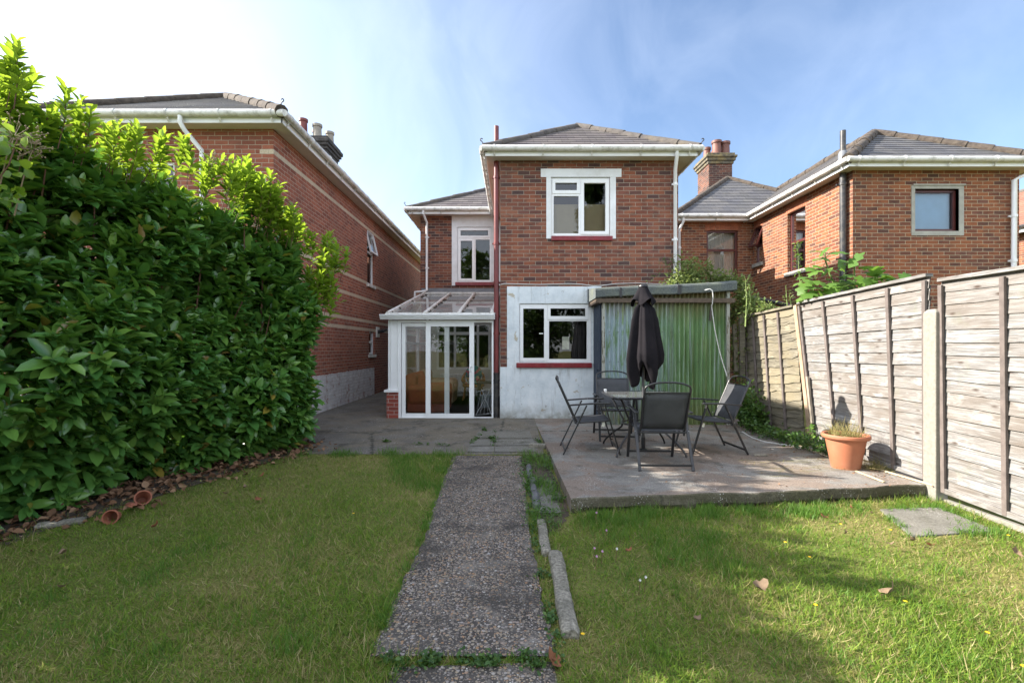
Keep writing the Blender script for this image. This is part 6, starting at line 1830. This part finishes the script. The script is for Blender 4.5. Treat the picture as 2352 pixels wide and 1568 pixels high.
lp = [(770, 750, -1, .3), (1030, 770, 1, .2), (880, 740, .2, .9), (930, 850, .8, 0), (840, 840, -.8, .1), (720, 960, -1, -.1), (800, 930, -.8, .2), (1080, 860, -.9, .2), (1090, 930, -.7, -.5), (1230, 860, .2, .8), (1290, 850, .7, .5), (1180, 880, -.7, .3), (1380, 940, 1, .1), (1330, 950, .7, -.2),
      (1100, 950, .3, -.7), (1000, 980, .6, -.3), (880, 1000, -.5, -.5), (760, 1000, -.8, -.4), (650, 1060, -1, .1), (600, 1120, -1, -.2), (720, 1110, .5, -.2), (840, 1130, .6, -.3), (980, 1090, .8, .1), (1060, 1050, .9, -.2), (1150, 1040, .5, .3), (1400, 1000, -.7, .4), (1480, 980, -.3, .8), (1560, 1010, .9, .3), (1620, 1050, 1, 0), (1540, 1090, .6, -.5), (1440, 1080, -.6, -.2),
      (1360, 1100, -.8, 0), (1300, 1120, .2, -.6), (940, 1190, -.4, -.7), (960, 1140, -.7, -.3), (900, 1240, -.8, -.4), (1080, 1170, .9, -.3), (1130, 1130, .7, .2), (1240, 1120, .6, -.4), (1650, 1060, .8, -.2), (1760, 1080, .8, .2), (1850, 1030, .7, .7), (1840, 1070, .9, .3), (590, 1310, -.8, -.6), (700, 1260, -.9, -.4), (760, 1290, .2, -.8), (860, 1280, .4, -.6), (640, 1180, -.5, -.6), (1420, 1130, .5, -.6), (1500, 1130, .4, -.7), (1700, 1100, -.6, .2), (1180, 1200, -.4, -.6), (1020, 1230, -.5, -.8), (820, 1180, -.6, .2), (1560, 1060, -.5, .3)]
pos, A_, N2 = [], [], []
pet = MB()
for x, y, dx, dz in lp:
    p_ = P(*z6(x, y), 6.9 - (x - 600) / 1250 * .6 + rnd.uniform(-.15, .15))
    d = Vector((dx, rnd.uniform(-.6, .3), dz * .6 - .05)).normalized()
    st0 = p_ - d * .12
    best = min((q for st_ in fst for q in st_), key=lambda q: (q - p_).length)
    pet.tube([best, (best + st0) / 2 + Vector((0, 0, .01)), st0 + d * .03], .004, 5)
    pos.append(tuple(st0)); A_.append(tuple(d)); N2.append((rnd.gauss(-.2, .25), rnd.gauss(-.35, .25), 1))
pet.build('leaf_stalks', M['stem_green'], fg)
n = len(pos); S = rng.uniform(.16, .27, n)
scatter('foliage', *fig_leaf(), frames(np.array(A_), np.array(N2), S, S * .95, S), np.array(pos), M['fig'], fg, True)
leafy('thin_shoot', 'tall thin leafy shoot in front of the tall brown side window', 'shoot', P(*z6(620, 1400), 7.3), [zf((620, 1400, 7.3), (580, 1050, 7.3), (565, 800, 7.3), (560, 620, 7.3))], 70, .05, M['fig'], M['stem_green'], .05, .35, r0=.006)

# ------------------------------------------------------------------ fallen leaves and small flowers on the lawn
def curled(size, lobes):
    mb = MB(); n_ = 14; c = (0, 0, 0)
    ring = []
    for k in range(n_):
        a = 2 * math.pi * k / n_
        r_ = size * (.62 + .38 * abs(math.cos(a * lobes / 2))) * (1.25 if abs(math.sin(a)) > .8 else 1) * rnd.uniform(.9, 1.1)
        x, y = r_ * math.cos(a) * .75, r_ * math.sin(a)
        ring.append((x, y, .45 * abs(x) + .9 * y * y / size * .6 + rnd.uniform(-.004, .004)))
    mid = [(x * .5, y * .5, z * .35) for x, y, z in ring]
    mb.v = [c] + mid + ring
    for k in range(n_):
        k2 = (k + 1) % n_
        mb.f += [(0, 1 + k, 1 + k2), (1 + k, 1 + n_ + k, 1 + n_ + k2, 1 + k2)]
    mb.tube([(0, -size * .9, .01), (0, -size * 1.5, .02)], .0018, 5)
    return mb
z11 = z10
spots = [((795, 720), .10, 0, 'largest pale curled leaf on the lawn, its left edge dark'), ((1575, 740), .09, 0, 'large grey brown leaf half in sun on the right of the lawn'), ((265, 540), .035, 1, 'small russet leaf in the grass below the patio'), ((1160, 275), .055, 1, 'upright russet leaf in sunny grass before the patio edge'), ((1335, 225), .035, 1, 'small russet leaf close to the patio edge'), ((1305, 378), .035, 0, 'small tan leaf in sunlit grass left of the paving slab'), ((1700, 425), .05, 0, 'tan leaf below the paving slab corner'), ((1800, 455), .045, 1, 'dark russet leaf below the paving slab'), ((1568, 445), .035, 0, 'small crumpled leaf in the sunlit grass'), ((2305, 500), .06, 0, 'orange tan leaf at the right edge of the lawn'), ((425, 905), .045, 0, 'pale dry leaf curled in the shaded grass'), ((1455, 255), .03, 0, 'tiny tan leaf beside the sunlit long grass'), ((20, 490), .05, 1, 'brown leaf in the long grass below the patio corner')]
for (x, y), s_, m_, lab in spots:
    p_ = GL(*z11(x, y)); o = curled(s_ * .62, rnd.choice((3, 5))).build('fallen_leaf', M[('deadleaf', 'deadleaf_red')[m_]], None, smooth=70)
    o.location = (p_.x, p_.y, p_.z + .045 + s_ * .15); o.rotation_euler = (R(rnd.uniform(-30, 30) + 25), R(rnd.uniform(-25, 25)), R(rnd.uniform(0, 360)))
    tag(o, lab, 'leaf', 'fallen leaves on the lawn')
for (x, y), s_, lab in (((320, 655), .05, 'russet leaf on the left lawn nearest the path'), ((790, 795), .055, 'brown leaf at the lawn edge beside the old pots'), ((1250, 590), .045, 'pale brown leaf on the lawn near the hedge end'), ((1505, 440), .05, 'light brown leaf on the lawn near the yard'), ((1315, 655), .045, 'dark red leaf lying on the middle of the left lawn'), ((320, 935), .06, 'yellowish curled leaf at the left under the hedge'), ((320, 1110), .04, 'small dark leaf on the shaded left lawn'), ((1430, 550), .035, 'small brown leaf on the lawn near the far hedge foot'), ((1335, 530), .045, 'upright brown leaf at the edge of the leaf litter'), ((1150, 625), .045, 'whitish leaf on the left lawn beyond the old pots')):
    p_ = GL(*za(x, y)) if x > 400 or y > 900 else GL(590, 1155)
    o = curled(s_ * .65, 3).build('fallen_leaf', M['deadleaf_red' if 'r' in lab[:5] else 'deadleaf'], None, smooth=70)
    o.location = (p_.x, p_.y, p_.z + .04); o.rotation_euler = (R(rnd.uniform(-20, 40)), R(rnd.uniform(-25, 25)), R(rnd.uniform(0, 360))); tag(o, lab, 'leaf', 'fallen leaves on the lawn')
p_ = GL(*z9(1390, 1465)); o = curled(.045, 3).build('fallen_leaf', M['deadleaf_red'], None, smooth=70); o.location = (p_.x, p_.y, p_.z + .03); o.rotation_euler = (R(35), 0, R(40)); tag(o, 'russet leaf standing at the near end of the path', 'leaf', 'fallen leaves on the lawn')
def flower(name, p_, mat, h, lab, cat, group, kind):
    t = thing(name, lab, cat, (0, 0, 0), group)
    s = MB(); s.tube([(0, 0, 0), (.004, 0, h * .6), (.010, .004, h)], .0018, 5); s.build('stem', M['stem_red'] if kind else M['stem_green'], t)
    s = MB()
    if kind:                                   # cyclamen: petals swept upwards
        for k in range(5):
            a = 2 * math.pi * k / 5; c_, sn = math.cos(a), math.sin(a)
            s.add([(.010 + .004 * c_, .004 + .004 * sn, h), (.010 + .012 * c_ - .006 * sn, .004 + .012 * sn + .006 * c_, h + .016), (.010 + .008 * c_, .004 + .008 * sn, h + .034), (.010 + .012 * c_ + .006 * sn, .004 + .012 * sn - .006 * c_, h + .016)], [(0, 1, 2, 3)])
    else:
        for k in range(9):
            a = 2 * math.pi * k / 9; c_, sn = math.cos(a), math.sin(a)
            s.add([(.010, .004, h), (.010 + .014 * c_ - .005 * sn, .004 + .014 * sn + .005 * c_, h + .004), (.010 + .020 * c_, .004 + .020 * sn, h + .006), (.010 + .014 * c_ + .005 * sn, .004 + .014 * sn - .005 * c_, h + .004)], [(0, 1, 2, 3)])
    s.v = [(.010 + (a - .010) * .62, .004 + (b - .004) * .62, h + (c - h) * .62) for a, b, c in s.v]
    s.build('petals', mat, t)
    t.location = p_
    return t
for (x, y), m_, lab in (((1645, 600), 'petal_pink', 'pink cyclamen flower closest to the patio corner'), ((1705, 715), 'petal_pink', 'pink cyclamen flower next to the brown leaf in long grass'), ((1680, 850), 'petal_pink', 'larger pink cyclamen flower in the middle of the group'), ((1645, 882), 'petal_pink', 'pink cyclamen flower just below the larger pink one'), ((1632, 830), 'petal_pink', 'faint pink cyclamen flower left of the larger pink one'), ((1768, 834), 'petal_white', 'white cyclamen flower right of the pink ones'), ((1908, 1037), 'petal_white', 'left of the two white cyclamen flowers standing together'), ((1943, 1017), 'petal_white', 'right of the two white cyclamen flowers standing together')):
    flower('cyclamen', GL(*z9(x, y)) , M[m_], .085, lab, 'flower', 'cyclamen flowers in the grass', True)
for (x, y), lab in (((938, 435), 'yellow flower in the shaded grass midway to the patio'), ((1082, 525), 'yellow flower at the edge of the sunlit grass'), ((1115, 817), 'yellow flower right of the largest fallen leaf'), ((1645, 795), 'yellow flower beside the large grey brown leaf'), ((1560, 360), 'yellow flower before the paving slab corner'), ((1265, 325), 'yellow flower in the bright grass by the patio'), ((2130, 985), 'yellow flower in dry grass at the lower right'), ((2255, 393), 'yellow flower right of the paving slab'), ((2340, 1190), 'yellow flower in the lower right corner')):
    flower('yellow_flower', GL(*z10(x, y)), M['petal_yellow'], .05, lab, 'flower', 'small yellow flowers in the lawn', False)
flower('yellow_flower', GL(*z9(1557, 1330)), M['petal_yellow'], .05, 'yellow flower at the near end of the longest kerb stone', 'flower', 'small yellow flowers in the lawn', False)
flower('yellow_flower', GL(*z9(165, 572)), M['petal_yellow'], .05, 'yellow flower on the left lawn beside the path', 'flower', 'small yellow flowers in the lawn', False)

# ------------------------------------------------------------------ the trees the windows look out on (behind the viewer) and one far between the houses
def tree(name, label, x, y, h, r_, n, size, mat, conifer=False, z0=None):
    z0 = gz(y) if z0 is None else z0
    t = thing(name, label, 'tree', (x, y, z0))
    s = MB(); s.tube([(x, y, z0 - .1), (x + .1, y, z0 + h * .5), (x, y, z0 + h * .95)], [r_ * .12, r_ * .08, .02], 9)
    for k in range(9):
        a = rnd.uniform(0, 6.28); zz_ = z0 + h * rnd.uniform(.25, .7); s.tube([(x, y, zz_), (x + .7 * r_ * math.cos(a), y + .7 * r_ * math.sin(a), zz_ + r_ * .3)], [.06, .02], 6)
    s.build('trunk', M['bark'], t, smooth=60)
    nc = 42
    cs, rs = [], []
    for _ in range(nc):
        u = rnd.random(); a = rnd.uniform(0, 6.28)
        rad = r_ * ((1 - u) * .95 + .03 if conifer else math.sin(math.pi * min(.95, .15 + u * .8)) * .85) * math.sqrt(rnd.random())
        cs.append((x + rad * math.cos(a), y + rad * math.sin(a), z0 + h * (.12 + .86 * u))); rs.append(r_ * rnd.uniform(.16, .34) * (1 - .6 * u if conifer else 1))
    cs, rs = np.array(cs), np.array(rs)
    i = rng.integers(0, nc, n); d = unit(rng.normal(0, 1, (n, 3)))
    pos = cs[i] + d * (rs[i] * rng.random(n) ** .4)[:, None] * np.array([1.2, 1.2, .7])
    S = rng.uniform(.6, 1.4, n) * size
    scatter('crown', *SMALL, frames(d + np.array([0, 0, -.4 if conifer else 0]) + rng.normal(0, .4, (n, 3)), np.array([0, 0, 1]) + rng.normal(0, .6, (n, 3)), S, S * (.3 if conifer else .6), S), pos, mat, t, True)
tree('conifer_tree', 'tall dark conifer reflected in the upper right window', 4.7, -9.5, 11.4, 2.7, 7000, .32, M['conifer'], True)
tree('broadleaf_tree', 'green tree reflected in the window above the conservatory', -2.4, -9.0, 9.0, 3.0, 7000, .24, M['treeleaf'])
tree('broadleaf_tree', 'bushy tree reflected in the left part of the lower window', 1.4, -8.5, 5.6, 2.6, 6000, .22, M['treeleaf'])
tree('broadleaf_tree', 'lighter bushy tree reflected in the right part of the lower window', 5.0, -6.5, 3.8, 2.0, 4000, .20, M['apple'])
tree('broadleaf_tree', 'distant tree glimpsed in the gap between the left and middle houses', -5.6, 31.0, 7.2, 2.0, 2500, .22, M['treeleaf'])
